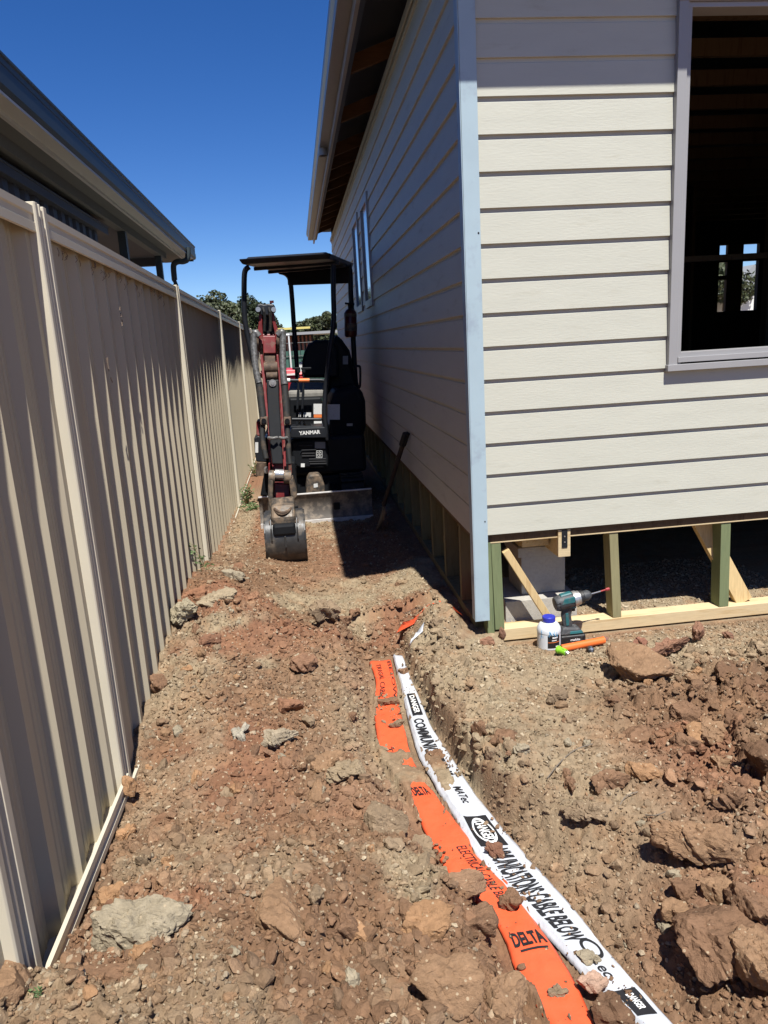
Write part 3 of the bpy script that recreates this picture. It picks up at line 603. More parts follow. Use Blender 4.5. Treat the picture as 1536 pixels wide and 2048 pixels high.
clod(870, 1250, 0.07, 0.05, 0.05, 0.2, GB, 'clod holding down the far scrap of orange tape', rough=0.2)
clod(925, 1792, 0.17, 0.09, 0.055, 0.15, (0.27, 0.165, 0.10), 'flat tan slab lapping over the left edge of the orange tape', rough=0.08, lvl=5)
clod(1003, 1992, 0.10, 0.12, 0.05, 0.1, T_, 'smooth tan clod lapping over the near left edge of the orange tape', rough=0.10, lvl=5)
clod(845, 1700, 0.10, 0.12, 0.045, 0.3, GB, 'grey brown clod left of the orange tape below the tilted slab', rough=0.12, lvl=5)
clod(1110, 1400, 0.10, 0.07, 0.05, 0.3, GB, 'broken grey brown clod behind the cut bank top', rough=0.15, lvl=5)
clod(700, 1560, 0.14, 0.09, 0.05, 0.1, (0.29, 0.22, 0.14), 'crumbly grey tan clod near the buried part of the orange tape', rough=0.2, lvl=5)
# the rest: alike lumps, per place
CNAME = {B_: 'brown', T_: 'tan brown', G_: 'grey', O_: 'orange brown', D_: 'dark brown', GB: 'grey brown', (0.25, 0.135, 0.08): 'red brown'}
rng = np.random.default_rng(77)
def many(n, xr, yr, s0, s1, cols, place, rough=0.16, test=None):
    k = 0; tries = 0
    while k < n and tries < 4000:
        tries += 1; x = rng.uniform(*xr); y = rng.uniform(*yr)
        if tape_mask(np.array([x]), np.array([y]))[0] > 0.15 or (test and not test(x, y)): continue
        s = s0*(s1/s0)**(rng.uniform()**1.7); c0_ = cols[rng.integers(len(cols))]; c = np.array(c0_)*rng.uniform(0.88, 1.12)
        t = (s/s0 > 1.9)+(s/s0 > 1.3); nm = CNAME[c0_]+(' pebble sized lump', ' fist sized lump', ' big lump')[int(t)]
        clod(0, 0, s*rng.uniform(0.9, 1.35), s*rng.uniform(0.7, 1.0), s*rng.uniform(0.45, 0.75), rng.uniform(0, 6.28), c, nm+' '+place, group=nm+'s '+place, rough=rough*rng.uniform(0.4, 1.2), tilt=(rng.normal(0, 0.22), rng.normal(0, 0.22)), at=(x, y, HG(x, y)), lvl=4 if s > 0.05 else 3, bury=rng.uniform(0.2, 0.4)); k += 1
many(92, (1.12, 2.5), (1.15, 2.75), 0.030, 0.115, [B_, D_, T_, O_], 'on the slope right of the tapes')
many(22, (0.62, 1.0), (1.3, 2.9), 0.022, 0.06, [GB, B_, G_], 'along the top of the cut bank')
many(68, (-0.70, 0.22), (1.1, 3.3), 0.026, 0.075, [B_, T_, O_, GB, G_], 'on the spoil heap between fence and orange tape', test=lambda x, y: x < edge_x('OL', y)-0.04)
many(26, (-0.68, 0.35), (3.3, 4.9), 0.03, 0.09, [(0.25, 0.135, 0.08), B_, G_, GB], 'on the far heap before the digger bucket', test=lambda x, y: x < 0.3-0.15*(y-3.3))
many(10, (0.15, 0.7), (3.6, 5.0), 0.02, 0.05, [GB, B_], 'on the worn path by the house shadow')
def d_tape(x, y): return tape_mask(x, y)*(0.06+0.94*sst(0.56, 0.66, fbm(x*9, y*9, 3, 333)))*(y < 3.45)
_h0 = height
def height(x, y): return np.where(tape_mask(np.asarray(x), np.asarray(y)) > 0.5, ZT+0.012, _h0(x, y))
tag(scatter('tape_crumbs', 1500, 1, 0.0022, 0.012, 2.2, d_tape, 29, flat=0.5, palette=PAL2, keep_tape=True, mk=(0.0, 0.5), bury=0.1, region=(0.15, 0.9, 1.0, 3.5)), 'fine soil crumbs spilled on the two warning tapes', 'soil crumbs', kind='stuff')
height = _h0
# ------------------------------------------------------------------ warning tapes
def tape(name, kl, kr, m, label, s_cut=1.0, wrinkle=0.006, seed=0, fold=0.0, nv=15):
    def resample(a, n):
        d = np.r_[0, np.cumsum(np.linalg.norm(np.diff(a, axis=0), axis=1))]; t = np.linspace(0, d[-1], n); return np.stack([np.interp(t, d, a[:, i]) for i in range(3)], -1)
    L0 = EDG[kl]; R0 = EDG[kr]; N = 260
    ys = np.linspace(min(L0[0, 1], R0[0, 1]), max(L0[-1, 1], R0[-1, 1]), N)
    kern = np.hanning(23); kern /= kern.sum(); sm_ = lambda a: np.convolve(np.pad(a, 11, mode='reflect', reflect_type='odd'), kern, 'valid')
    xl = sm_(np.interp(-ys, -L0[:, 1], L0[:, 0])); xr = sm_(np.interp(-ys, -R0[:, 1], R0[:, 0]))
    rg = np.random.default_rng(seed); jl = (fbm(ys*14, ys*0+seed, 3, 900+seed)-0.5)*0.006; xl = xl+jl
    def surf(t, v):   # t along 0..1, v across 0..1
        i = t*(N-1); y = np.interp(i, np.arange(N), ys); a = np.interp(i, np.arange(N), xl); b = np.interp(i, np.arange(N), xr); x = a+(b-a)*v
        z = ZT+0.007+wrinkle*(fbm(x*14+y*3, y*7, 3, 910+seed)-0.5)*2+wrinkle*0.5*(1-np.abs(2*fbm(x*22-y*9, y*11, 2, 920+seed)-1))
        z = z-0.010*np.exp(-(v/0.06)**2)-0.006*np.exp(-((1-v)/0.05)**2)+fold*np.exp(-((v-0.16)/0.05)**2)
        return np.stack([x, y, z], -1)
    tt, vv = np.meshgrid(np.linspace(0, 1, N), np.linspace(0, 1, nv), indexing='ij'); P = surf(tt, vv)
    mb = MB(); vs = P.reshape(-1, 3); fs = []
    for i in range(N-1):
        for j in range(nv-1): a = i*nv+j; fs.append((a, a+1, a+nv+1, a+nv))
    mb.add(vs, fs); o = mb.build(name, m, None, smooth=True); sm = o.modifiers.new('film', 'SOLIDIFY'); sm.thickness = 0.0006; sm.offset = -1
    tag(o, label, 'warning tape'); o['__s'] = 0; del o['__s']
    def t_at(px, py): y = PZ(px, py, ZT)[1]; return float(np.interp(-y, -ys, np.linspace(0, 1, N)))
    length = float(np.sum(np.hypot(np.diff(ys), np.diff((xl+xr)/2))))
    def put(mbx, s, pa, pb, v0, v1, bold=0.0, shear=0.0, across=False, sub=0.012, shape=None):
        """lettering along the tape between photo points pa..pb; v0..v1 = band across (letter tops at v1)"""
        ta, tb = t_at(*pa), t_at(*pb)
        if shape is None: a, fs, _ = text_geo(s, bold, shear)
        else: a, fs = shape
        if across: T = ta+(0.5-a[:, 1])*(tb-ta)*1.0; V = v0+(a[:, 0]+0.5)*(v1-v0)
        else: T = ta+(a[:, 0]+0.5)*(tb-ta); V = v0+(a[:, 1]+0.5)*(v1-v0)
        bmm = bmesh.new(); vv_ = [bmm.verts.new((T[i]*length, V[i]*0.15, 0)) for i in range(len(T))]
        for f in fs:
            try: bmm.faces.new([vv_[i] for i in f])
            except Exception: pass
        for _ in range(4):
            es = [e for e in bmm.edges if e.calc_length() > sub]
            if not es: break
            bmesh.ops.subdivide_edges(bmm, edges=es, cuts=1); bmesh.ops.triangulate(bmm, faces=bmm.faces)
        bmm.verts.ensure_lookup_table(); q = np.array([v.co[:] for v in bmm.verts]); fs2 = [tuple(v.index for v in f.verts) for f in bmm.faces]; bmm.free()
        Q = surf(q[:, 0]/length, q[:, 1]/0.15); Q[:, 2] += 0.0030; mbx.add(Q, fs2)
    return o, put
def disc_shape(n=28, r0=0.0):
    a = []; fs = []
    if r0 == 0:
        a = [(0.5*math.cos(2*math.pi*i/n), 0.5*math.sin(2*math.pi*i/n)) for i in range(n)]+[(0, 0)]; fs = [(i, (i+1) % n, n) for i in range(n)]
    else:
        for i in range(n): c, s = math.cos(2*math.pi*i/n), math.sin(2*math.pi*i/n); a += [(0.5*c, 0.5*s), (0.5*r0*c, 0.5*r0*s)]
        for i in range(n): j = (i+1) % n; fs += [(2*i, 2*j, 2*j+1), (2*i, 2*j+1, 2*i+1)]
    return np.array(a), fs
RECT = (np.array([(-.5, -.5), (.5, -.5), (.5, .5), (-.5, .5)]), [(0, 1, 2), (0, 2, 3)])
TRI = (np.array([(-.5, -.5), (.5, -.5), (0, .5), (-.36, -.38), (.36, -.38), (0, .3)]), [(0, 1, 4), (0, 4, 3), (1, 2, 5), (1, 5, 4), (2, 0, 3), (2, 3, 5)])
wt, wput = tape('white_warning_tape', 'WL', 'WR', MT['t_white'], 'white plastic tape with black danger lettering running along the trench', wrinkle=0.009, seed=1, fold=0.006)
def prints(put, parent, items):
    for nm, txt, pa, pb, v0, v1, kw, white in items:
        mb = MB(); put(mb, txt, pa, pb, v0, v1, **kw)
        if white: mb.v = [(x, y, z+0.0018) for x, y, z in mb.v]
        mb.build(nm, MT['white'] if white else MT['black'], parent)
prints(wput, wt, [
    ('lettering', 'MMUNICATIONS CABLE BELOW', (988, 1706), (1166, 1886), 0.24, 0.74, dict(bold=0.032), 0),
    ('lettering', 'COMMUNICATIONS', (838, 1444), (896, 1556), 0.24, 0.74, dict(bold=0.03), 0),
    ('danger_badge', '', (930, 1640), (985, 1700), 0.20, 0.80, dict(shape=RECT), 0),
    ('danger_badge', '', (818, 1392), (838, 1436), 0.28, 0.80, dict(shape=RECT), 0),
    ('danger_badge', '', (1222, 1990), (1275, 2040), 0.25, 0.80, dict(shape=RECT), 0),
    ('maker_emblem', '', (1150, 1885), (1190, 1925), 0.45, 0.85, dict(shape=disc_shape(28, 0.72)), 0),
    ('maker_lettering', 'ec', (1198, 1938), (1222, 1960), 0.38, 0.58, dict(bold=0.01), 0),
    ('maker_lettering', 'MATec', (905, 1582), (930, 1612), 0.44, 0.70, dict(bold=0.012), 0),
    ('badge_ring', '', (934, 1644), (982, 1696), 0.27, 0.73, dict(shape=disc_shape(30, 0.84)), 1),
    ('badge_ring', '', (1226, 1994), (1272, 2036), 0.33, 0.74, dict(shape=disc_shape(30, 0.84)), 1),
    ('badge_lettering', 'DANGER', (940, 1650), (976, 1690), 0.38, 0.63, dict(bold=0.03), 1),
    ('badge_lettering', 'DANGER', (820, 1396), (836, 1432), 0.40, 0.70, dict(bold=0.03), 1),
    ('badge_lettering', 'DANGER', (1232, 2000), (1266, 2030), 0.43, 0.64, dict(bold=0.03), 1)])
ot, oput = tape('orange_warning_tape', 'OL', 'OR', MT['t_orange'], 'orange plastic tape printed electrical cable, left of the white tape', wrinkle=0.008, seed=2)
prints(oput, ot, [
    ('lettering', 'ELECTRICAL CABLE BELOW', (912, 1700), (1010, 1830), 0.50, 0.74, {}, 0),
    ('lettering', 'BELOW', (768, 1328), (800, 1400), 0.80, 0.95, {}, 0),
    ('lettering', 'TRICAL CABLE', (742, 1335), (768, 1400), 0.22, 0.45, {}, 0),
    ('lettering', 'TRIC', (772, 1500), (790, 1535), 0.20, 0.40, {}, 0),
    ('warning_triangle', '', (932, 1742), (955, 1766), 0.28, 0.55, dict(shape=TRI), 0),
    ('warning_mark', '!', (938, 1748), (953, 1760), 0.36, 0.46, dict(bold=0.02), 0),
    ('maker_lettering', 'DELTA', (1030, 1872), (1045, 1900), 0.14, 0.92, dict(bold=0.04, across=True), 0),
    ('maker_underline', '', (1038, 1908), (1040, 1912), 0.24, 0.86, dict(shape=RECT), 0),
    ('maker_lettering', 'DELTA', (842, 1578), (850, 1596), 0.20, 0.80, dict(bold=0.03, across=True), 0)])
def scrap(name, pts, m, label, z=-1.545, bump=0.03, letter=None):
    P = [PZ(a, b, z) for a, b in pts]; c = np.mean(P, axis=0); c = (c[0], c[1], c[2]+bump); n = len(P); mb = MB()
    rows = [[tuple(np.array(c)+(np.array(p)-np.array(c))*k+np.array([0, 0, 0.004*math.sin(i*2.3+k*5)])) for i, p in enumerate(P)] for k in (0.35, 0.7, 1.0)]
    vs = [c]+[q for r in rows for q in r]; fs = [(0, 1+i, 1+(i+1) % n) for i in range(n)]
    for r in range(2): fs += [(1+r*n+i, 1+(r+1)*n+i, 1+(r+1)*n+(i+1) % n, 1+r*n+(i+1) % n) for i in range(n)]
    vs = [(q[0], q[1], max(q[2], HG(q[0], q[1])+0.012)) for q in vs]
    mb.add(vs, fs); o = mb.build(name, m, None, smooth=True); sm = o.modifiers.new('film', 'SOLIDIFY'); sm.thickness = 0.0008; return tag(o, label, 'warning tape')
s1 = scrap('orange_tape_scrap', [(793, 1264), (806, 1245), (830, 1238), (858, 1230), (862, 1238), (848, 1248), (828, 1258)], MT['t_orange'], 'short piece of orange tape showing through the soil near the house shadow', z=-1.51, bump=0.012)
mb = MB(); a = PZ(806, 1256, -1.51); b = PZ(848, 1240, -1.51); ctr = [(a[i]+b[i])/2 for i in range(3)]; ctr[2] = max(ctr[2]+0.016, max(HG(ctr[0]+k, ctr[1]) for k in (-0.05, -0.02, 0, 0.02, 0.05))+0.02)
text_on(mb, 'ELECTRIC', ctr, (b[0]-a[0], b[1]-a[1], 0), (-(b[1]-a[1]), b[0]-a[0], 0.0), 0.13, 0.026, bold=0.01)
mb.build('black_lettering', MT['black'], s1)
scrap('orange_tape_scrap', [(866, 1240), (872, 1215), (884, 1207), (905, 1212), (925, 1232), (905, 1228), (885, 1238)], MT['t_orange'], 'crumpled orange tape end in the dark shade below the house wall', z=-1.47, bump=0.05)
scrap('white_tape_scrap', [(818, 1292), (830, 1277), (850, 1271), (846, 1282), (826, 1290)], MT['t_white'], 'small white tape scrap sticking out of the soil by the trench', z=-1.515, bump=0.010)

# ------------------------------------------------------------------ house
WX = 0.83; FYH = 3.5; TOPZ = 1.865; BOTZ = -0.977; PIT = 0.1545; HX1 = 10.5; HY1 = 14.1
house = empty('weatherboard_house', (WX, FYH, -1.57), 'cream weatherboard house under construction on an open timber base', 'house')
def board_profile(z0, z1):
    """list of (outward offset, z) down a tapered lapped board wall"""
    pts = []; k = math.floor((z0-BOTZ)/PIT+1e-6); z = BOTZ+k*PIT
    while z < z1-1e-6:
        a = max(z, z0); b = min(z+PIT, z1)
        if b-a > 1e-4:
            oa = 0.0225-(a-z)/PIT*0.011; ob = 0.0225-(b-z)/PIT*0.011
            if b == z+PIT: pts += [(oa, a), (ob+0.0012, b-0.020), (ob-0.0022, b-0.0175), (ob-0.0022, b)]
            else: pts += [(oa, a), (ob, b)]
        z += PIT
    return pts
def clad(name, axis, a0, a1, z0, z1, parent, joints=()):
    pr = board_profile(z0, z1); mb = MB(); vs = []; fs = []
    for o, z in pr:
        if axis == 'front': vs += [(a0, FYH-o, z), (a1, FYH-o, z)]
        else: vs += [(WX-o, a0, z), (WX-o, a1, z)]
    for i in range(len(pr)-1): fs.append((2*i, 2*i+1, 2*i+3, 2*i+2))
    # back skin
    n = len(vs)
    if axis == 'front': vs += [(a0, FYH, z0), (a1, FYH, z0), (a0, FYH, z1), (a1, FYH, z1)]
    else: vs += [(WX, a0, z0), (WX, a1, z0), (WX, a0, z1), (WX, a1, z1)]
    fs += [(0, 1, n+1, n), (n-2, n-1, n+3, n+2), (n, n+1, n+3, n+2)]
    mb.add(vs, fs); me = mb.build(name, MT['clad'], parent, bevel=0.0012, seg=1); return me
WL, WRR, WB, WT = 1.807, 4.25, -0.216, 1.39       # window trim outer
clad('front_wall', 'front', 0.875, WL+0.004, BOTZ, TOPZ, house)
clad('front_wall', 'front', WL+0.004, WRR-0.004, BOTZ, WB+0.004, house)
clad('front_wall', 'front', WL+0.004, WRR-0.004, WT-0.004, TOPZ, house)
clad('front_wall', 'front', WRR-0.004, HX1, BOTZ, TOPZ, house)
SWIN = [(7.50, 8.20), (8.63, 9.35)]; SZ0, SZ1 = 0.394, 1.394
segs = [(FYH+0.004, SWIN[0][0]), (SWIN[0][1], SWIN[1][0]), (SWIN[1][1], HY1)]
for a, b in segs: clad('side_wall', 'side', a, b, BOTZ, TOPZ, house)
for a, b in SWIN: clad('side_wall', 'side', a, b, BOTZ, SZ0, house); clad('side_wall', 'side', a, b, SZ1, TOPZ, house)
# top boards: thin scotia strip under the eave
mb = MB(); mb.box(WX-0.038, WX-0.0275, FYH+0.03, HY1, TOPZ-0.035, TOPZ+0.01); mb.build('eave_strip', MT['clad'], house)
mb = MB()     # other two walls and inner lining, all around; walls carried to the ground to keep light out underneath
mb.box(HX1, HX1+0.1, FYH-0.02, HY1, -1.62, 2.12); mb.build('end_wall', MT['clad'], house)
# back wall with the opening seen right through the house
bx = [PY(1441, 0, HY1)[0], PY(1456, 600, HY1)[0]]
OX0, OX1, OZ0, OZ1 = PY(1437, 560, HY1)[0], PY(1516, 560, HY1)[0], PY(1470, 622, HY1)[2], PY(1470, 489, HY1)[2]
MX0, MX1 = PY(1454, 560, HY1)[0], PY(1485, 560, HY1)[0]
TZ0, TZ1 = PY(1470, 521, HY1)[2], PY(1470, 512, HY1)[2]
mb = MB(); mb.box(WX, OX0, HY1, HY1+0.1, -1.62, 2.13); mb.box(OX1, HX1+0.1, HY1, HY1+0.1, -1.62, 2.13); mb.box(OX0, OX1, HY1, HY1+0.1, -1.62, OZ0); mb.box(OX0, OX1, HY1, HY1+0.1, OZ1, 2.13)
mb.build('back_wall', MT['inner'], house)  # lower part added to stop light leaking in under the floor
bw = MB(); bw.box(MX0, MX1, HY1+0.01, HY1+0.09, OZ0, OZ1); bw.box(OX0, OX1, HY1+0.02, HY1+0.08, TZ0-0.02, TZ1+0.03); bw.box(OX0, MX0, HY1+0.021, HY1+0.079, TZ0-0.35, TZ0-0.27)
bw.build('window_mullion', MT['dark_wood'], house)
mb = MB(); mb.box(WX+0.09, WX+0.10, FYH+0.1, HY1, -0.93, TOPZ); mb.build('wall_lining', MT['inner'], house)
mb = MB(); mb.box(WX+0.01, HX1, FYH+0.01, HY1-0.01, -0.955, -0.93); mb.build('floor', MT['inner'], house)  # coloured dark so that little sunlight bounces up into the room
# corner flashing
mb = MB(); zb, zt = -1.43, TOPZ+0.05
mb.hexa([(0.811, FYH-0.032, zb), (0.883, FYH-0.032, zb), (0.883, FYH-0.029, zb), (0.811, FYH-0.029, zb), (0.8125, FYH-0.032, zt), (0.889, FYH-0.032, zt), (0.889, FYH-0.029, zt), (0.8125, FYH-0.029, zt)])
mb.box(0.8065, 0.8105, FYH-0.0325, FYH+0.03, zb, zt)
mb.build('corner_flashing', MT['blue'], house, bevel=0.001)
mb = MB(); mb.tube([PY(957, 466, FYH-0.0335), PY(957, 466, FYH-0.031)], 0.0045, 10); mb.tube([PY(970, 1043, FYH-0.0335), PY(970, 1043, FYH-0.031)], 0.0035, 8); mb.build('nail_hole', MT['black'], house)
# window
win = MB(); fw = 0.066
y0, y1 = FYH-0.045, FYH+0.06
win.box(WL, WL+0.045, y0, y0+0.035, WB, WT); win.box(WRR-0.045, WRR, y0, y0+0.035, WB, WT)
win.box(WL, WRR, y0-0.001, y0+0.034, WT, WT+0.05); win.box(WL-0.006, WRR+0.006, y0-0.006, y0+0.034, WB-0.004, WB+0.028)
win.box(WL+0.045, WL+0.068, y0+0.012, y1, WB+0.028, WT); win.box(WRR-0.068, WRR-0.045, y0+0.012, y1, WB+0.028, WT)
win.box(WL+0.045, WRR-0.045, y0+0.011, y1, WT-0.022, WT-0.001)
wo = win.build('window_frame', MT['wframe'], house, bevel=0.002)
mb = MB(); mb.box(WL+0.05, WRR-0.05, y0+0.004, y0+0.016, WB+0.036, WB+0.062); mb.box(WL+0.05, WRR-0.05, y0+0.016, y1+0.02, WB+0.045, WB+0.085); mb.build('window_sill', MT['wframe'], wo, bevel=0.0015)
for a, b in SWIN:
    mb = MB(); t = 0.045
    for (p, q, r, s) in ((a, a+t, SZ0+t, SZ1-t), (b-t, b, SZ0+t, SZ1-t), (a-0.004, b+0.004, SZ0-0.03, SZ0+t), (a-0.004, b+0.004, SZ1-t, SZ1+0.03)): mb.box(WX-0.036, WX+0.03, p, q, r, s)
    w_ = mb.build('side_window', MT['wframe'], house, bevel=0.002); mb = MB(); mb.box(WX-0.018, WX-0.012, a+t, b-t, SZ0+t, SZ1-t); mb.build('window_pane', MT['glass'], w_)
# base frame: front
mb = MB(); mb.box(WX+0.0, HX1, FYH-0.004, FYH+0.041, -0.995, BOTZ-0.001); mb.box(WX+0.06, HX1, FYH+0.002, FYH+0.09, -1.020, -0.996); mb.build('bearer', MT['dark_wood'], house)
mb = MB(); mb.box(WX+0.06, HX1, FYH-0.003, FYH+0.085, -1.026, -1.021); mb.build('sunlit_bearer_edge', MT['pine_x'], house)  # paler strip of the bearer, its sunlit lower edge put into the colour
def member(name, pts, m, bev=0.002, label=None):
    mb = MB(); mb.hexa(pts); o = mb.build(name, m, house, bevel=bev)
    if label: o['label'] = label
    return o
def vpost(name, x0, x1, y0, y1, z0, z1, m, lean=0.0, label=None): return member(name, [(x0+lean, y0, z0), (x1+lean, y0, z0), (x1+lean, y1, z0), (x0+lean, y1, z0), (x0, y0, z1), (x1, y0, z1), (x1, y1, z1), (x0, y1, z1)], m, label=label)
plate = MB(); plate.box(0.95, HX1, FYH, FYH+0.09, -1.565, -1.500); plate.build('bottom_plate', MT['pine_x'], house, bevel=0.003)
vpost('corner_stud', 0.868, 0.905, FYH-0.005, FYH+0.08, -1.545, -1.021, MT['green_z'], 0.01)
vpost('corner_stud', 0.907, 0.957, FYH-0.001, FYH+0.085, -1.499, -1.021, MT['green_z'], 0.012)
mb = MB(); mb.box(0.86, 0.955, FYH-0.006, FYH+0.09, -1.575, -1.546); mb.build('corner_packer', MT['pine_x'], house, bevel=0.002)
k_ = [(1.535, 1.578, 'olive_z', 0.028), (2.150, 2.200, 'green_z', 0.012), (2.78, 2.825, 'olive_z', 0.0), (3.38, 3.425, 'green_z', 0.0), (3.98, 4.02, 'olive_z', 0)]
for a, b, m, le in k_: vpost('base_stud', a, b+0.004, FYH+0.002, FYH+0.088, -1.4995, -1.021, MT[m], le)
mb = MB(); mb.beam((0.985, FYH+0.022, -1.075), (1.225, FYH+0.022, -1.49), 0.038, 0.045, up=(0, 1, 0)); mb.build('diagonal_brace', MT['pine_z'], house, bevel=0.002)
mb = MB(); mb.beam((2.07, FYH+0.12, -0.99), (2.335, FYH+0.06, -1.50), 0.09, 0.045, up=(0, 1, 0)); mb.build('diagonal_brace', MT['pine_z'], house, bevel=0.002)
mb = MB(); mb.box(1.257, 1.322, FYH-0.012, FYH+0.35, -1.130, -0.985); jo = mb.build('joist_end', MT['pine_x'], house, bevel=0.002)
mb = MB(); mb.box(1.275, 1.305, FYH-0.0155, FYH-0.012, -1.080, -0.985); mb.build('metal_strap', MT['xsteel'], jo)
mb = MB()
for zz in (-1.02, -1.05): mb.tube([(1.290, FYH-0.018, zz), (1.290, FYH-0.0155, zz)], 0.004, 8)
mb.build('strap_nail', MT['xchrome'], jo)
# pier of concrete blocks
def block(x0, x1, y0, y1, z0, z1): mb = MB(); mb.box(x0, x1, y0, y1, z0, z1); return mb.build('pier_block', MT['block'], house, bevel=0.004)
block(1.01, 1.41, 3.62, 4.02, -1.60, -1.395); block(1.125, 1.372, 3.70, 3.95, -1.394, -1.180); block(1.105, 1.375, 3.69, 3.96, -1.179, -1.125)
mb = MB(); mb.box(1.12, 1.36, 3.72, 3.94, -1.124, -1.095); mb.box(1.10, 1.245, 3.60, 4.4, -1.094, -1.027); mb.build('pier_packer', MT['pine_y'], house, bevel=0.002)
mb = MB()
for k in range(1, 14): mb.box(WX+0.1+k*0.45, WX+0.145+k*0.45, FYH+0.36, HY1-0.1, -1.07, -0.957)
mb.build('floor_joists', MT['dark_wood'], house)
# base frame: side
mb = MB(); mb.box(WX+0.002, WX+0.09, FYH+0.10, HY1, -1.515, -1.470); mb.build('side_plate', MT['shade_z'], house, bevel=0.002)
mb = MB(); mb.box(WX+0.0, WX+0.09, FYH+0.1, HY1, -1.02, BOTZ-0.001); mb.build('side_bearer', MT['dark_wood'], house)
yy = 3.90; k = 0
while yy < 13.8:
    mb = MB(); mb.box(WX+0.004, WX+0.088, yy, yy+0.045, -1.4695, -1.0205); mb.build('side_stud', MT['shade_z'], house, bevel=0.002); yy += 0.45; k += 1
for a, b in ((3.68, 4.30), (4.95, 4.40), (5.2, 5.8)):
    mb = MB(); mb.beam((WX+0.11, a, -1.47), (WX+0.11, b, -1.03), 0.04, 0.06, up=(1, 0, 0)); mb.build('side_brace', MT['pine_z'], house)
# eave: gutter, fascia, rafters, roof
GX, GY, GZ = 0.383, 3.02, 2.065
def gutter_prof(sx, base):  # list of (out, z) : quad gutter
    return [(0, GZ), (0.004, GZ+0.012), (0.012, GZ+0.012), (0.012, GZ), (0.012, GZ-0.04), (0.028, GZ-0.07), (0.028, GZ-0.125), (0.112, GZ-0.125), (0.112, GZ-0.129), (0.024, GZ-0.129), (0.022, GZ-0.072), (0.002, GZ-0.045)]
mb = MB(); pr = gutter_prof(1, 0); mb.prism([(GX+o, GY, z) for o, z in pr], (0, HY1+0.45-GY, 0)); g_ = mb.build('side_gutter', MT['gutter'], house)
mb = MB(); mb.prism([(GX+0.03, GY+o, z) for o, z in pr], (HX1-GX+0.3, 0, 0)); mb.build('front_gutter', MT['gutter'], house)
mb = MB(); q = PX(650, 300, 0.44)
gy_ = 8.0; mb.tube([(0.445, gy_, GZ-0.125), (0.445, gy_, GZ-0.20)], 0.045, 20, cap=False); mb.tube([(0.445, gy_, GZ-0.125), (0.445, gy_, GZ-0.20)], 0.041, 20, cap=False); mb.build('gutter_outlet', MT['gutter'], g_, smooth=True)
mb = MB(); mb.box(GX+0.114, GX+0.138, GY+0.114, HY1+0.4, GZ-0.20, GZ+0.02); mb.box(GX+0.138, HX1, GY+0.114, GY+0.138, GZ-0.20, GZ+0.02); mb.build('fascia', MT['fascia'], house)
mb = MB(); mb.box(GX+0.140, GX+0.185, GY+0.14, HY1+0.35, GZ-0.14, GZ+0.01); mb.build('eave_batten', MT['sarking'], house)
zt0 = GZ+0.012; px_ = 0.36
ys_ = [3.55, 4.74, 5.94, 7.16, 8.35, 8.95, 9.55, 10.15, 10.75, 11.35, 11.95, 12.55, 13.15, 13.75]
for y in ys_:
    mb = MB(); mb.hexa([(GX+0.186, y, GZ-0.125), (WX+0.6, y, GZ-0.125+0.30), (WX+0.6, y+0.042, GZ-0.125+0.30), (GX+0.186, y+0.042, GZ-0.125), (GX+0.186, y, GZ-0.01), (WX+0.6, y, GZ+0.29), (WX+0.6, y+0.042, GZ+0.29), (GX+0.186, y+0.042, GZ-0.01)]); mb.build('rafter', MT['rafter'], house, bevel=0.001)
rz = lambda d: GZ+0.014+d*px_
def roof_sheet(off, m, name):
    x0, x1, y0, y1 = GX+0.03, HX1+0.4, GY+0.03, HY1+0.42; hw = (y1-y0)/2 if (y1-y0) < (x1-x0) else (x1-x0)/2
    yc0 = y0+hw; yc1 = y1-hw; xc0 = x0+hw; xc1 = x1-hw; z0 = GZ+0.014+off; z1 = z0+hw*px_
    mb = MB()
    if (x1-x0) < (y1-y0): a, b = ((x0+x1)/2, yc0, z1), ((x0+x1)/2, yc1, z1); fs = [(0, 1, 4), (1, 2, 5, 4), (2, 3, 5), (3, 0, 4, 5)]
    else: a, b = (xc0, (y0+y1)/2, z1), (xc1, (y0+y1)/2, z1); fs = [(0, 1, 5, 4), (1, 2, 5), (2, 3, 4, 5), (3, 0, 4)]
    mb.add([(x0, y0, z0), (x1, y0, z0), (x1, y1, z0), (x0, y1, z0), a, b], fs); o = mb.build(name, m, house); s = o.modifiers.new('t', 'SOLIDIFY'); s.thickness = 0.008; s.offset = 1; return o
roof_sheet(0.0, MT['roof_steel'], 'roof')
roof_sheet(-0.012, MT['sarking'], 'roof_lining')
# interior frame seen through the window opening
for k in range(16):
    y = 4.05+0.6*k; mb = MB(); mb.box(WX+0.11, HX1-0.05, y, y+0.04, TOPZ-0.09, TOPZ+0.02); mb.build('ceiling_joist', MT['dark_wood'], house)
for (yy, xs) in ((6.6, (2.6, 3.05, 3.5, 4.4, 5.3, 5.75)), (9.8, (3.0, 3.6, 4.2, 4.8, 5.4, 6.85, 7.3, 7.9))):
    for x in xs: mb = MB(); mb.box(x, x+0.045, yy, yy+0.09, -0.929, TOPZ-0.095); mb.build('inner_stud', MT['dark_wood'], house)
mb = MB(); mb.box(WX+0.12, 4.5, 6.59, 6.69, 0.55, 0.60); mb.build('inner_nogging', MT['dark_wood'], house)

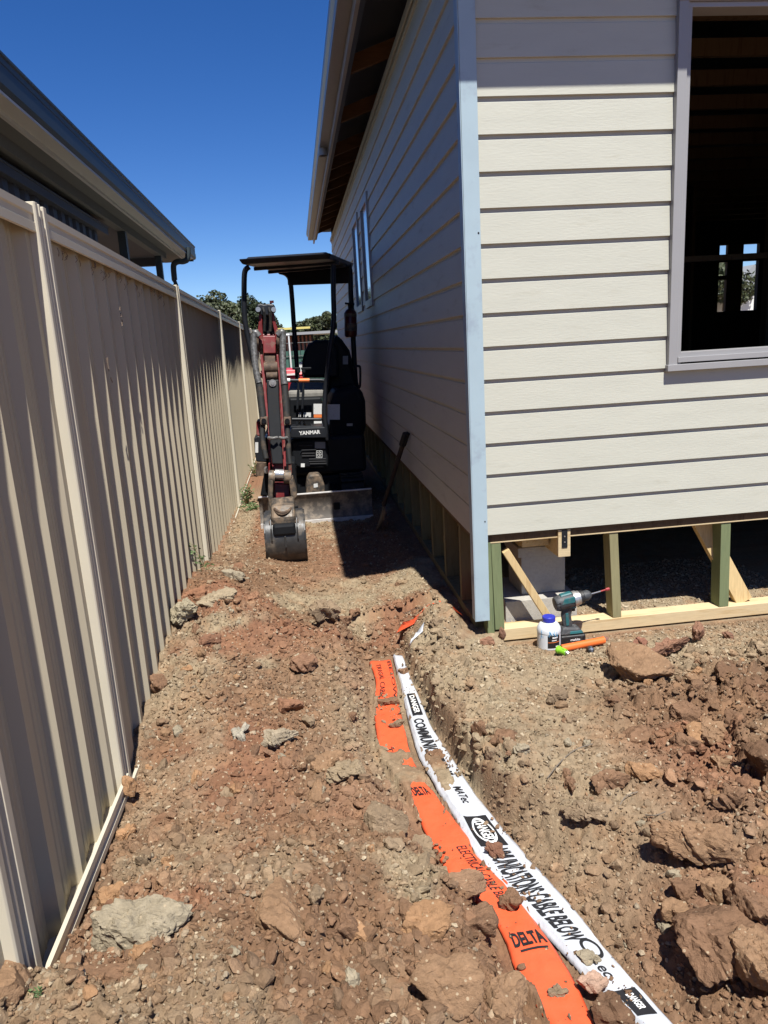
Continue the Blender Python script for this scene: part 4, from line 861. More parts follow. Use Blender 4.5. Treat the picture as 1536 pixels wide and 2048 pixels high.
# ------------------------------------------------------------------ fence
fence = empty('metal_fence', (-0.75, 2.4, -1.55), 'long cream ribbed metal fence along the left side of the passage', 'fence')
posts = [-1.15, 1.50, 2.433, 5.06, 7.80, 10.45, 13.1, 15.75, 18.4, 21.0]
FT = 0.44
def ftop(y): return 0.445-0.009*max(0, y-2.4)
def rib_profile(y0, y1):
    pit = 0.195; d = 0.026; pts = [(y0, -0.0065)]; y = y1-0.05-math.floor((y1-0.05-y0)/pit)*pit
    while y < y1:
        for (dy, xo) in ((0, 0), (0.056, -0.0065), (0.086, -d+0.004), (0.100, -d+0.0025), (0.106, -d+0.0050), (0.112, -d+0.0015), (0.138, -d-0.0012), (0.144, -d+0.0012), (0.150, -d-0.0025), (0.176, -d-0.0048)):
            if y+dy < y1: pts.append((y+dy, xo))
        y += pit
    pts.append((y1, pts[-1][1])); return [p for i, p in enumerate(pts) if i == 0 or p[0] > pts[i-1][0]+1e-5]
SX = -0.745
for i in range(len(posts)-1):
    a, b = posts[i]+0.045, posts[i+1]-0.045; pr = rib_profile(a, b)
    mb = MB(); nz = 12; vs = []; fs = []
    zt_ = [ftop(a)-0.02, ftop(b)-0.02]
    for j in range(nz+1):
        for (y, xo) in pr:
            t = (y-a)/(b-a); zt = zt_[0]*(1-t)+zt_[1]*t; zb_ = -1.66; z = zt+(zb_-zt)*j/nz
            vs.append((SX+xo+0.0035*math.sin(z*2.1+y*3.7)*math.sin(y*1.9), y, z))
    n = len(pr)
    for j in range(nz): fs += [(j*n+k, j*n+k+1, (j+1)*n+k+1, (j+1)*n+k) for k in range(n-1)]
    mb.add(vs, fs); o = mb.build('fence_sheet', MT['fence'], fence); s = o.modifiers.new('t', 'SOLIDIFY'); s.thickness = 0.0012; s.offset = -1
    bv = o.modifiers.new('b', 'BEVEL'); bv.width = 0.004; bv.segments = 2; bv.limit_method = 'ANGLE'; bv.angle_limit = math.radians(25)
    # top rail: channel with stepped face
    mb = MB(); z0, z1 = ftop(a), ftop(b)
    prf = [(-0.050, -0.075), (-0.050, 0.0), (0.021, 0.0), (0.021, -0.022), (0.014, -0.027), (0.014, -0.042), (0.021, -0.047), (0.021, -0.072), (0.016, -0.075), (0.016, -0.070), (0.016, -0.01), (-0.040, -0.01), (-0.040, -0.075)]
    A = [(SX+x, a-0.04, z0+z) for x, z in prf]; B = [(SX+x, b+0.04, z1+z) for x, z in prf]; nn = len(prf)
    mb.add(A+B, [tuple(range(nn-1, -1, -1)), tuple(range(nn, 2*nn))]+[(q, (q+1) % nn, nn+(q+1) % nn, nn+q) for q in range(nn)]); mb.build('top_rail', MT['fence_post'], fence)
    mb = MB()
    zz0, zz1 = (-1.425, -1.445) if i <= 1 else ((-1.50, -1.56) if i == 2 else (-1.575, -1.60))
    A = [(SX+x, a-0.04, zz0+z) for x, z in ((0.022, 0.004), (0.032, 0.0), (0.032, -0.022), (0.026, -0.027), (0.026, -0.040), (0.032, -0.045), (0.032, -0.066), (-0.045, -0.066), (-0.045, 0), (-0.040, 0), (-0.040, -0.060), (0.018, -0.060))]
    B = [(p[0], b+0.04, p[2]+zz1-zz0) for p in A]; nn = len(A)
    mb.add(A+B, [tuple(range(nn-1, -1, -1)), tuple(range(nn, 2*nn))]+[(q, (q+1) % nn, nn+(q+1) % nn, nn+q) for q in range(nn)]); mb.build('bottom_rail', MT['fence_post'], fence)
for i, y in enumerate(posts):
    mb = MB(); w = 0.06
    prf = [(-0.055, -w), (0.024, -w), (0.028, -w+0.005), (0.028, -w+0.026), (0.012, -w+0.031), (0.012, -0.020), (0.026, -0.016), (0.026, -0.006), (0.010, -0.002), (0.010, 0.022), (0.025, 0.026), (0.025, 0.052), (0.018, w), (-0.055, w)]
    mb.prism([(SX+x, y+yy_, -1.75) for x, yy_ in prf], (0, 0, 1.75+ftop(y)+0.012)); p_ = mb.build('fence_post', MT['fence_post'], fence, bevel=0.0015)
    if y > 20: continue
    mb = MB()
    for dy in (-0.028, 0.036): mb.tube([(SX+0.012, y+dy, ftop(y)-0.035), (SX+0.024, y+dy, ftop(y)-0.035)], 0.005, 8)
    mb.build('screw', MT['xworn'], p_)
# cobwebs and seed husks caught under the rail
mb = MB(); rg = random.Random(4)
for _ in range(46):
    y = rg.uniform(2.55, 4.6); z = ftop(y)-0.075-abs(rg.gauss(0, 0.02)); l = rg.uniform(0.006, 0.03)
    mb.tube([(SX+0.012, y, z), (SX+0.016, y+rg.uniform(-.01, .01), z-l*0.6), (SX+0.010, y+rg.uniform(-.012, .012), z-l)], 0.0012, 5)
for (py_, pz_) in ((3.02, -0.02), (3.04, -0.10), (3.35, 0.22), (3.36, 0.16), (2.47, -0.6), (2.475, -0.75)):
    for _ in range(4): mb.tube([(SX+0.014, py_+rg.uniform(-.01, .01), pz_+rg.uniform(-.03, .03)), (SX+0.016, py_+rg.uniform(-.01, .01), pz_+rg.uniform(-.03, .03))], 0.0022, 5)
tag(mb.build('cobweb', MT['web'], None), 'dusty cobweb threads and seed husks hanging under the fence top rail', 'cobweb', kind='stuff')

# ------------------------------------------------------------------ neighbour
mb = MB(); mb.box(-1.79, -0.83, -4, 12.0, -1.62, -1.535); bounce_ = mb.build('bounce_slab', mat('bounce_slab_grey', (0.36, 0.36, 0.35), 0.9, var=0.05)); bounce_['kind'] = 'structure'  # unseen slab, added to bounce light up onto the neighbour's eaves
nb = empty('neighbouring_house', (-2.2, 5.0, -1.6), 'dark neighbouring house with cream eaves and slate gutter behind the fence', 'house')
NX = -1.40
mb = MB(); pr = [(0, 1.60), (0, 1.585), (-0.008, 1.575), (-0.008, 1.545), (-0.016, 1.535), (-0.016, 1.50), (-0.004, 1.49), (-0.004, 1.43), (-0.02, 1.405), (-0.12, 1.405), (-0.12, 1.41), (-0.024, 1.41), (-0.012, 1.435), (-0.012, 1.59)]
mb.prism([(NX+o, -4, z) for o, z in pr], (0, 16.14, 0)); ng = mb.build('gutter', MT['n_gutter'], nb)
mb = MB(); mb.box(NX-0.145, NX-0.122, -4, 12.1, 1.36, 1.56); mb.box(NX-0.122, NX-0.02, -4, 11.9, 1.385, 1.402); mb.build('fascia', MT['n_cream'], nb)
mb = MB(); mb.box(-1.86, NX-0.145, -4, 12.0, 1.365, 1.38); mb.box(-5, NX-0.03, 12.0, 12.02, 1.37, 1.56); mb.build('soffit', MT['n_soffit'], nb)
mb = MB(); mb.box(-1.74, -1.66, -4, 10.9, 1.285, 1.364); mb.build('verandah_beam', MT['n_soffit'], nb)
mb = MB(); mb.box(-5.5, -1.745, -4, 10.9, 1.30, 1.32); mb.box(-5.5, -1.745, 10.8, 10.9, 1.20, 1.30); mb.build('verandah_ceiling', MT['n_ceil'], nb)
mb = MB(); mb.box(-1.86, -1.80, -4, 7.6, -1.6, 1.30); mb.box(-5.5, -1.8, 7.55, 7.6, -1.6, 1.3); mb.build('wall', MT['n_wall'], nb)
mb = MB()
pr = []; y = -3.0
while y < 7.5: pr += [(y, 0), (y+0.09, 0), (y+0.11, -0.03), (y+0.18, -0.03)]; y += 0.20
vs = [(-1.745+x, y, z) for z in (1.16, -1.6) for y, x in pr]; n = len(pr); mb.add(vs, [(k, k+1, n+k+1, n+k) for k in range(n-1)]); mb.build('ribbed_screen', MT['n_wall'], nb)
mb = MB(); mb.box(-1.80, -1.700, -4, 7.75, 1.155, 1.225); mb.box(-1.705, -1.692, -4, 7.75, 1.218, 1.232); mb.build('screen_flashing', MT['n_wall'], nb, bevel=0.003)
for px0 in ((242, 260, 8.4), (325, 340, 10.5)):
    a = PY(px0[0], 500, px0[2]); b = PY(px0[1], 500, px0[2]); mb = MB(); mb.box(-1.745, -1.665, px0[2]-0.04, px0[2]+0.04, -1.6, 1.284); mb.build('verandah_post', MT['n_gutter'], nb)
mb = MB(); P = lambda x, y: PY(x, y, 11.2)
mb.tube(smooth_path([P(376, 495), P(376, 508), P(374, 519), P(366, 523), P(357, 523), P(349, 527), P(347, 536), P(349, 560), P(353, 600), P(372, 900)], 4), 0.040, 14); dp = mb.build('downpipe', MT['n_gutter'], nb, smooth=True)
mb = MB(); x0 = NX-0.01; mb.add([(x0, -4, 1.59), (x0, 12.13, 1.59), (-5.5, 12.13, 3.0), (-5.5, -4, 3.0), (-9.6, 12.13, 1.59), (-9.6, -4, 1.59)], [(0, 1, 2, 3), (3, 2, 4, 5), (1, 4, 2), (0, 3, 5)]); mb.build('roof', MT['n_roof'], nb)

# ------------------------------------------------------------------ excavator
ex = empty('mini_excavator', (0.07, 6.9, -1.58), 'small black and red digger with open canopy parked between fence and house', 'excavator')
def part(name, mb, m, parent=ex, bevel=0, smooth=False, label=None):
    o = mb.build(name, MT[m] if isinstance(m, str) else m, parent, bevel=bevel, smooth=smooth)
    if label: o['label'] = label
    return o
def tubep(name, pts, r, m, parent=ex, n=12, k=4, label=None):
    mb = MB(); mb.tube(smooth_path(pts, k), r, n); return part(name, mb, m, parent, smooth=True, label=label)
def slab(pts, d):  # polygon at depth, extruded away from the viewer by d
    mb = MB(); mb.prism(pts, (0, d, 0)); return mb
GXZ = -1.585
# tracks
for cx in (-0.30, 0.44):
    mb = MB(); prof = []
    for a in range(0, 19): t = math.pi*a/18+math.pi/2; prof.append((7.0+0.17*math.cos(t), GXZ+0.18+0.17*math.sin(t)))
    for a in range(0, 19): t = math.pi*a/18-math.pi/2; prof.append((8.45+0.17*math.cos(t), GXZ+0.18+0.17*math.sin(t)))
    mb.prism([(cx-0.11, y, z) for y, z in prof], (0.22, 0, 0)); tr = part('track', mb, 'xrubber', bevel=0.01)
    mb = MB()
    for i in range(9): t = math.pi*i/8+math.pi/2; c, s = math.cos(t), math.sin(t); mb.beam((cx-0.11, 7.0+0.182*c, GXZ+0.18+0.182*s), (cx+0.11, 7.0+0.182*c, GXZ+0.18+0.182*s), 0.03, 0.02, up=(0, s, -c) if abs(c) > .5 else (0, 0, 1))
    part('track_lugs', mb, 'xrubber', tr)
mb = MB(); mb.box(-0.22, 0.36, 7.1, 8.4, -1.42, -1.24); part('undercarriage', mb, 'xblack', bevel=0.02)
# blade
bl = [PZ(523, 1056, GXZ), PZ(747, 1040, GXZ)]; xa, xb, yb = bl[0][0], bl[1][0], 6.50
mb = MB(); cs = []
for i in range(9):
    t = i/8; z = GXZ+0.005+0.285*t; y = yb+0.045*math.sin(math.pi*t)-0.01; cs.append((y, z))
prof = cs+[(y+0.014, z) for y, z in reversed(cs)]
mb.prism([(xa, y, z) for y, z in prof], (xb-xa, 0, 0)); blade = part('dozer_blade', mb, 'xblade', smooth=True)
mb = MB(); mb.box(xa, xb, yb-0.022, yb-0.012, GXZ+0.0, GXZ+0.055); part('cutting_edge', mb, 'xedge', blade, bevel=0.003)
mb = MB(); mb.box(xa, xb, yb-0.012, yb+0.012, GXZ+0.288, GXZ+0.302); part('blade_lip', mb, 'xedge', blade, bevel=0.004)
mb = MB()
for x in (-0.12, 0.26): mb.beam((x, 6.53, -1.45), (x, 7.2, -1.36), 0.06, 0.10)
part('blade_arm', mb, 'xblack', bevel=0.006)
# blade ram cover
mb = MB(); a = c2(697, 735, 6.75); b = c2(700, 615, 6.85); w = abs(c2(770, 700, 6.75)[0]-c2(625, 700, 6.75)[0])/2
prof = [(-w, 0), (-w*0.97, 0.10), (-w*0.8, 0.17), (-w*0.5, 0.21), (w*0.5, 0.21), (w*0.8, 0.17), (w, 0.10), (w*1.02, 0)]
mb.prism([(a[0]+x, 6.70, a[2]+z) for x, z in prof], (0, 0.16, 0)); cov = part('ram_cover', mb, 'xworn', bevel=0.015)
mb = MB(); mb.tube([c2(692, 570, 6.85), c2(692, 615, 6.8)], 0.035, 12); part('ram_pin', mb, 'xrust', cov, smooth=True)
mb = MB(); p = c2(697, 658, 6.69); mb.prism([(p[0]-0.02, 6.695, p[2]-0.02), (p[0]+0.02, 6.695, p[2]-0.015), (p[0]+0.018, 6.695, p[2]+0.02), (p[0]-0.018, 6.695, p[2]+0.016)], (0, 0.004, 0)); part('sticker', mb, 'sticker', cov)
# house body
mb = MB(); pts = [c2(503, 325, 7.0), c2(520, 312, 7.0), c2(760, 300, 7.0), c2(790, 315, 7.0), c2(800, 420, 7.0), c2(795, 515, 7.0), c2(740, 525, 7.0), c2(560, 520, 7.0), c2(520, 480, 7.0)]
fp = part('front_cover', slab(pts, 0.5), 'xblack', bevel=0.018)
mb = MB()
for (xa_, ya, xb_, yb_) in ((565, 352, 672, 350), (590, 412, 690, 410), (590, 432, 690, 430), (645, 456, 775, 453), (645, 474, 775, 471), (650, 492, 780, 489)):
    mb.beam(c2(xa_, ya, 6.995), c2(xb_, yb_, 6.995), 0.010, 0.014)
part('louvre', mb, 'black', fp, bevel=0.003)
mb = MB(); mb.tube([c2(578, 510, 6.99), c2(575, 410, 6.99), c2(590, 385, 6.99), c2(700, 382, 6.99)], 0.004, 8); part('panel_seam', mb, 'xsteel', fp)
def decal(name, x0, y0, x1, y1, Y, m, parent=ex, f=c2): return part(name, slab([f(x0, y1, Y), f(x1, y1, Y), f(x1, y0, Y), f(x0, y0, Y)], 0.003), m, parent)
decal('label_plate', 690, 322, 770, 372, 6.994, 'grey_decal', fp); decal('sticker', 583, 488, 612, 515, 6.994, 'white', fp)
mb = MB()
def frame(mb, f, x0, y0, x1, y1, Y, t):
    for a, b in (((x0, y0), (x1, y0)), ((x0, y1), (x1, y1)), ((x0, y0), (x0, y1)), ((x1, y0), (x1, y1)), (((x0+x1)/2, y0), ((x0+x1)/2, y1)), ((x0, (y0+y1)/2), (x1, (y0+y1)/2))): mb.beam(f(*a, Y), f(*b, Y), t, t)
frame(mb, c2, 702, 390, 746, 443, 6.994, 0.003)
for (a, b) in ((713, 403), (734, 403), (713, 430), (734, 430)): mb.beam(c2(a-5, b-5, 6.994), c2(a+5, b+5, 6.994), 0.004, 0.004)
part('lever_diagram', mb, 'white', fp)
pts = [c2(500, 292, 6.93), c2(512, 216, 6.93), c2(770, 206, 6.93), c2(795, 292, 6.93)]
fp2 = part('floor_front', slab(pts, 0.35), 'xsteel', bevel=0.01)
mb = MB(); a = c2(568, 252, 6.925); b = c2(732, 247, 6.925); ctr = [(a[i]+b[i])/2 for i in range(3)]; text_on(mb, 'YANMAR', ctr, (1, 0, 0), (0, 0, 1), b[0]-a[0], 0.037, bold=0.035); part('white_lettering', mb, 'white', fp2)
mb = MB(); mb.box(-0.40, 0.60, 7.05, 8.5, -1.22, -0.86); part('base_frame', mb, 'xblack', bevel=0.03)
# floor console and side housings
pts = [c1(490, 1215, 7.35), c1(745, 1205, 7.35), c1(750, 1440, 7.35), c1(500, 1445, 7.35)]
part('seat_console', slab(pts, 0.5), 'xblack', bevel=0.02)
mb = slab([c1(800, 1260, 7.2), c1(840, 1150, 7.3), c1(1000, 1130, 7.3), c1(1050, 1145, 7.3), c1(1080, 1240, 7.3), c1(1086, 1420, 7.3), c1(1060, 1530, 7.3), c1(800, 1536, 7.2)], 1.1); eng = part('right_housing', mb, 'xblack', bevel=0.04)
pts = [c1(780, 1100, 7.9), c1(800, 800, 7.9), c1(850, 715, 7.9), c1(905, 770, 7.9), c1(960, 850, 7.9), c1(985, 950, 7.9), c1(1040, 1150, 7.9), c1(1060, 1350, 7.9), c1(800, 1350, 7.9)]
part('engine_hood', slab(pts, 0.55), 'xblack', bevel=0.05)
decal('sticker', 787, 1262, 882, 1380, 7.19, 'sticker', eng, c1); decal('sticker', 780, 1380, 803, 1415, 7.19, 'sticker', eng, c1)
decal('sticker', 815, 320, 852, 400, 7.15, 'grey_decal', eng, c2)
decal('sticker', 935, 180, 980, 200, 7.15, 'grey_decal', eng, c2); decal('sticker', 905, 890, 945, 955, 7.88, 'grey_decal', ex, c1)
# seat
pts = [c1(590, 1060, 7.75), c1(592, 930, 7.75), c1(610, 860, 7.75), c1(640, 800, 7.75), c1(690, 770, 7.75), c1(790, 765, 7.75), c1(840, 775, 7.75), c1(870, 830, 7.75), c1(880, 1060, 7.75)]
seat = part('seat_back', slab(pts, 0.12), 'xblack', bevel=0.03)
mb = MB(); P = [c1(480, 1160, 7.40), c1(770, 1150, 7.40), c1(760, 1075, 7.8), c1(500, 1085, 7.8)]; mb.hexa([tuple(np.array(p)-np.array([0, 0, 0.09])) for p in P]+P); part('seat_cushion', mb, 'xseat', bevel=0.03)
decal('seat_tag', 570, 935, 592, 1010, 7.3, 'white', seat, c1)
# levers
for (x0, x1, y0) in ((565, 556, 995), (603, 594, 995)):
    lv = tubep('control_lever', [c1(x0, y0+25, 7.15), c1(x0-2, 1180, 7.15), c1(x1, 1300, 7.15), c1(x1-3, 1440, 7.15)], [0.0085], 'xsteel') if False else None
    mb = MB(); pth = [c1(x0, y0, 7.15), c1(x0, 1080, 7.15), c1(x0-3, 1180, 7.15), c1(x1, 1290, 7.15), c1(x1-3, 1440, 7.15)]; mb.tube(pth, [0.006, 0.006, 0.014, 0.012, 0.016], 10); lv = part('control_lever', mb, 'xsteel', smooth=True)
    mb = MB(); mb.beam(c1(x0-48 if x0 < 590 else x0-20, 988, 7.15), c1(x0+14 if x0 < 590 else x0+60, 985, 7.15), 0.03, 0.022); mb.beam(c1(x0, 985, 7.15), c1(x0, 1020, 7.15), 0.035, 0.03, up=(0, 1, 0)); part('lever_grip', mb, 'xblack', lv, bevel=0.005)
for (x, Y) in ((583, 7.2), (612, 7.2)): mb = MB(); mb.tube([c1(x, 1390, Y), c1(x, 1440, Y)], 0.012, 8); part('pedal', mb, 'xchrome')
mb = MB(); mb.prism([c1(600, 1380, 7.1), c1(640, 1350, 7.1), c1(665, 1440, 7.1), c1(625, 1440, 7.1)], (0, 0.05, 0)); part('foot_rest', mb, 'xblack', bevel=0.006)
decal('sticker', 680, 1258, 745, 1338, 7.345, 'sticker', ex, c1); decal('sticker', 682, 1340, 743, 1364, 7.345, 'orange_decal', ex, c1); decal('sticker', 683, 1390, 743, 1420, 7.345, 'white', ex, c1); decal('sticker', 560, 1325, 660, 1360, 7.345, 'sticker', ex, c1)
tubep('front_rail', [c1(470, 1078, 6.98), c1(560, 1080, 6.98), c1(740, 1078, 6.98), c1(775, 1095, 6.98)], 0.018, 'xsteel')
mb = MB(); mb.tube([c1(468, 1078, 6.98), c1(500, 1079, 6.98)], 0.0195, 12); part('white_band', mb, 'white', smooth=True)
mb = MB(); mb.tube([c1(566, 1079, 6.98), c1(648, 1078, 6.98)], 0.0195, 12); part('orange_band', mb, 'orange_decal', smooth=True)
tubep('lower_rail', [c1(515, 1378, 6.98), c1(740, 1378, 6.98)], 0.016, 'xsteel')
mb = MB(); mb.beam(c1(505, 1438, 6.98), c1(770, 1438, 6.98), 0.05, 0.02); part('floor_lip', mb, 'xsteel', bevel=0.004)
# canopy
YF0, YF1, YR0, YR1 = 7.05, 6.95, 8.2, 8.1
tubep('canopy_post', [c1(188, 205, YF0), c1(158, 230, YF0), c1(148, 290, YF0), c1(147, 450, YF0), c1(150, 580, YF0), c1(170, 720, YF0), c1(212, 900, YF0), c1(245, 1060, YF0), c1(270, 1250, YF0), c1(290, 1450, YF0), c1(300, 1800, YF0)], 0.0245, 'xsteel')
tubep('canopy_post', [c1(832, 190, YF1), c1(832, 400, YF1), c1(836, 600, YF1), c1(822, 740, YF1), c1(802, 880, YF1), c1(786, 1030, YF1), c1(768, 1200, YF1), c1(762, 1330, YF1), c1(775, 1440, YF1), c1(790, 1536, YF1)], 0.0235, 'xsteel')
tubep('canopy_post', [c1(425, 245, 8.0), c1(470, 262, YR0), c1(500, 310, YR0), c1(515, 450, YR0), c1(532, 700, YR0), c1(552, 975, YR0), c1(560, 1200, YR0)], 0.026, 'xsteel')
tubep('canopy_post', [c1(950, 190, YR1), c1(962, 260, YR1), c1(966, 420, YR1), c1(980, 650, YR1), c1(992, 900, YR1), c1(1005, 1150, YR1)], 0.028, 'xsteel')
fl, fr_, rr_, rl_ = c1(100, 146, 6.85), c1(812, 100, 6.8), c1(992, 178, 8.3), c1(440, 232, 8.35)
mb = MB(); up_ = Vector((0, 0, 0.022)); A = [Vector(p) for p in (fl, fr_, rr_, rl_)]; cen = sum(A, Vector())/4
mb.hexa([p+(cen-p)*0.05-Vector((0, 0, 0.045)) for p in A]+[p for p in A]); roof_ = part('canopy_roof', mb, 'xsteel', bevel=0.012)
mb = MB(); mb.hexa([p+(cen-p)*0.10+Vector((0, 0, 0.0005)) for p in A]+[p+(cen-p)*0.14+Vector((0, 0, 0.02)) for p in A]); part('roof_crown', mb, 'xsteel', roof_, bevel=0.006)
mb = MB(); mb.beam(c1(480, 285, YR0), c1(960, 268, YR1), 0.03, 0.17); part('rear_header', mb, 'xblack', roof_, bevel=0.01)
mb = MB()
for t in (0.3, 0.62): a = A[0].lerp(A[3], t); b = A[1].lerp(A[2], t); mb.beam(a-Vector((0, 0, 0.055)), b-Vector((0, 0, 0.055)), 0.04, 0.03)
part('roof_rib', mb, 'xsteel', roof_, bevel=0.004)
mb = MB(); mb.beam(c1(265, 186, 7.4), c1(460, 174, 7.4), 0.02, 0.012); part('roof_strip', mb, 'grey_decal', roof_)
# extinguisher and hand rail
mb = MB(); a = c1(967, 745, 7.95); b = c1(962, 560, 7.95); mb.tube([a, (a[0], a[1], a[2]+0.02), b, (b[0], b[1], b[2]+0.03), (b[0], b[1], b[2]+0.045)], [0.055, 0.066, 0.066, 0.045, 0.02], 18); fe = part('fire_extinguisher', mb, 'ext_red', smooth=True)
mb = MB(); mb.tube([(b[0], b[1], b[2]+0.04), (b[0], b[1], b[2]+0.09)], 0.022, 10); mb.beam((b[0]-0.05, b[1], b[2]+0.10), (b[0]+0.05, b[1], b[2]+0.085), 0.02, 0.02); part('valve', mb, 'xblack', fe)
mb = MB(); mb.tube([c1(963, 590, 7.95), c1(963, 565, 7.95)], 0.0675, 18); mb.tube([c1(966, 700, 7.95), c1(966, 640, 7.95)], 0.0675, 18); part('paper_label', mb, 'xworn', fe, smooth=True)
tubep('hand_rail', [c1(1002, 970, 7.8), c1(1022, 968, 7.8), c1(1038, 985, 7.8), c1(1038, 1110, 7.8), c1(1030, 1135, 7.8)], 0.012, 'xsteel')
# swing bracket and left block
part('swing_bracket', slab([c2(222, 290, 6.85), c2(255, 275, 6.85), c2(325, 290, 6.85), c2(330, 430, 6.85), c2(320, 480, 6.85), c2(240, 475, 6.85), c2(228, 400, 6.85)], 0.3), 'xsteel', bevel=0.012)
decal('sticker', 232, 325, 255, 405, 6.846, 'sticker', ex, c2)
mb = MB(); mb.tube([c2(280, 480, 6.8), c2(280, 520, 6.8), c2(285, 575, 6.8)], [0.045, 0.05, 0.06], 14); part('swing_pin', mb, 'xrust', smooth=True)
mb = MB(); mb.tube([c2(318, 530, 6.7), c2(322, 545, 6.6)], 0.025, 12); part('work_lamp', mb, 'xchrome', smooth=True)
part('swing_post', slab([c2(300, 560, 6.7), c2(345, 560, 6.7), c2(345, 740, 6.7), c2(270, 740, 6.7)], 0.25), 'xblack', bevel=0.015)
part('boom_foot', slab([c2(345, 480, 6.6), c2(540, 470, 6.6), c2(560, 740, 6.6), c2(345, 740, 6.6)], 0.35), 'xblack', bevel=0.02)
# boom (behind the arm): from the foot up and forward to the arm pivot
YT = 6.0
top = np.array(c1(335, 760, YT)); ft = np.array(c2(400, 560, 6.75))
mb = MB(); midp = (top+ft)/2+np.array([0, 0.45, 0.25])
pth = smooth_path([ft, tuple((ft+midp)/2+np.array([0, 0.05, 0.02])), midp, tuple((midp+top)/2+np.array([0, 0.0, 0.03])), top], 5)
for a, b in zip(pth[:-1], pth[1:]): mb.beam(a, tuple(np.array(b)+(np.array(b)-np.array(a))*0.05), 0.13, 0.17, up=(0, -1, 0.5))
part('boom', mb, 'xred')
# arm: two red side plates with the dark ram plate between, top end at z 0.35, foot at the bucket
def yd(cy_total):  # depth along arm by photo row (c1 rows 490..; c2 rows +1229)
    return np.interp(cy_total, [490, 760, 1100, 1536, 1850, 2050], [6.0, 5.98, 5.88, 5.74, 5.64, 5.58])
def A1(x, r, dy=0.0): Y = float(yd(r))+dy; return PY(450+x/3.84, 480+r/3.84, Y)
def strip(name, left, right, dy, d, m, bevel=0.004, parent=None, label=None):
    """sheet following the arm; left/right are lists of (x,row)"""
    mb = MB(); n = len(left); L = [A1(x, r, dy) for x, r in left]; R = [A1(x, r, dy) for x, r in right]
    V = L+R+[(p[0], p[1]+d, p[2]) for p in L+R]; fs = []
    for i in range(n-1): fs += [(i, i+1, n+i+1, n+i), (2*n+i, 3*n+i, 3*n+i+1, 2*n+i+1), (i, 2*n+i, 2*n+i+1, i+1), (n+i, n+i+1, 3*n+i+1, 3*n+i)]
    fs += [(0, n, 3*n, 2*n), (n-1, 3*n-1, 4*n-1, 2*n-1)]
    mb.add(V, fs); return part(name, mb, m, parent or arm_root, bevel=bevel, label=label)
arm_root = ex
arm = strip('arm', [(285, 720), (292, 880), (300, 1000), (318, 1200), (330, 1400), (345, 1560), (355, 1700), (370, 1800)], [(392, 720), (392, 880), (404, 1000), (425, 1200), (440, 1400), (450, 1560), (462, 1700), (475, 1800)], 0.02, 0.12, 'xred', bevel=0.008)
arm_root = arm
strip('arm_edge', [(268, 880), (285, 1050), (305, 1250), (325, 1450), (345, 1560), (362, 1740)], [(288, 880), (308, 1050), (325, 1250), (348, 1450), (364, 1560), (376, 1740)], -0.035, 0.06, 'xred')
strip('arm_edge', [(394, 880), (412, 1050), (425, 1250), (438, 1450), (446, 1560), (452, 1740)], [(410, 880), (425, 1050), (442, 1250), (456, 1450), (462, 1560), (470, 1740)], -0.035, 0.06, 'xred')
strip('ram_plate', [(318, 1075), (322, 1200), (332, 1400), (345, 1560), (362, 1720)], [(412, 1072), (416, 1200), (428, 1400), (438, 1560), (446, 1720)], -0.05, 0.06, 'xblack', bevel=0.008)
mb = MB(); p = A1(366, 1098, -0.055); mb.tube([p, (p[0], p[1]-0.014, p[2])], 0.028, 16); mb.tube([p, (p[0], p[1]-0.022, p[2])], 0.013, 10); part('plate_bolt', mb, 'xchrome', arm, smooth=True)
mb = MB(); a = A1(300, 985, -0.02); b = A1(404, 980, -0.02); mb.tube([a, b], 0.045, 16); a = A1(318, 1045, -0.03); b = A1(402, 1042, -0.03); mb.tube([a, b], 0.03, 14); part('pivot_drum', mb, 'xrust', arm, smooth=True)
strip('arm_recess', [(302, 885), (306, 960)], [(384, 885), (388, 960)], -0.012, 0.04, 'xrust')
strip('arm_face', [(288, 735), (294, 870)], [(388, 735), (390, 870)], -0.030, 0.05, 'xred', bevel=0.006)
# upper end
strip('side_plate', [(262, 560), (258, 640), (248, 720), (250, 760), (285, 800)], [(286, 560), (286, 640), (290, 720), (295, 760), (300, 800)], -0.03, 0.09, 'xred')
strip('side_plate', [(358, 560), (366, 640), (380, 700), (385, 760), (385, 800)], [(376, 560), (390, 640), (418, 720), (420, 760), (398, 800)], -0.03, 0.09, 'xred')
strip('inner_ram', [(290, 520), (288, 640), (292, 720)], [(358, 520), (364, 640), (374, 720)], 0.02, 0.06, 'xblack')
mb = slab([A1(238, 540, -0.05), A1(245, 495, -0.05), A1(275, 488, -0.05), A1(300, 495, -0.05), A1(330, 488, -0.05), A1(375, 492, -0.05), A1(392, 530, -0.05), A1(380, 560, -0.05), A1(350, 552, -0.05), A1(345, 580, -0.05), A1(275, 580, -0.05), A1(268, 555, -0.05)], 0.12)
hd = part('arm_head', mb, 'xsteel', arm, bevel=0.010)
mb = MB()
for x in (255, 374): mb = MB(); p = A1(x, 534, -0.052); mb.tube([p, (p[0], p[1]-0.02, p[2])], 0.019, 14); part('head_pin', mb, 'xchrome', hd, smooth=True)
mb = MB(); p = A1(355, 480, 0.0); mb.tube([A1(350, 495, 0), A1(356, 468, 0)], 0.008, 8); mb.box(p[0]-0.012, p[0]+0.02, p[1]-0.01, p[1]+0.01, p[2]-0.005, p[2]+0.014); part('grease_cap', mb, 'ext_red', hd)
for x in (300, 345):
    mb = MB(); mb.tube([A1(x-8, 520, -0.06), A1(x, 550, -0.07), A1(x+6, 600, -0.05), A1(x+2, 700, -0.03)], 0.012, 8); part('hydraulic_line', mb, 'xrubber', hd, smooth=True)
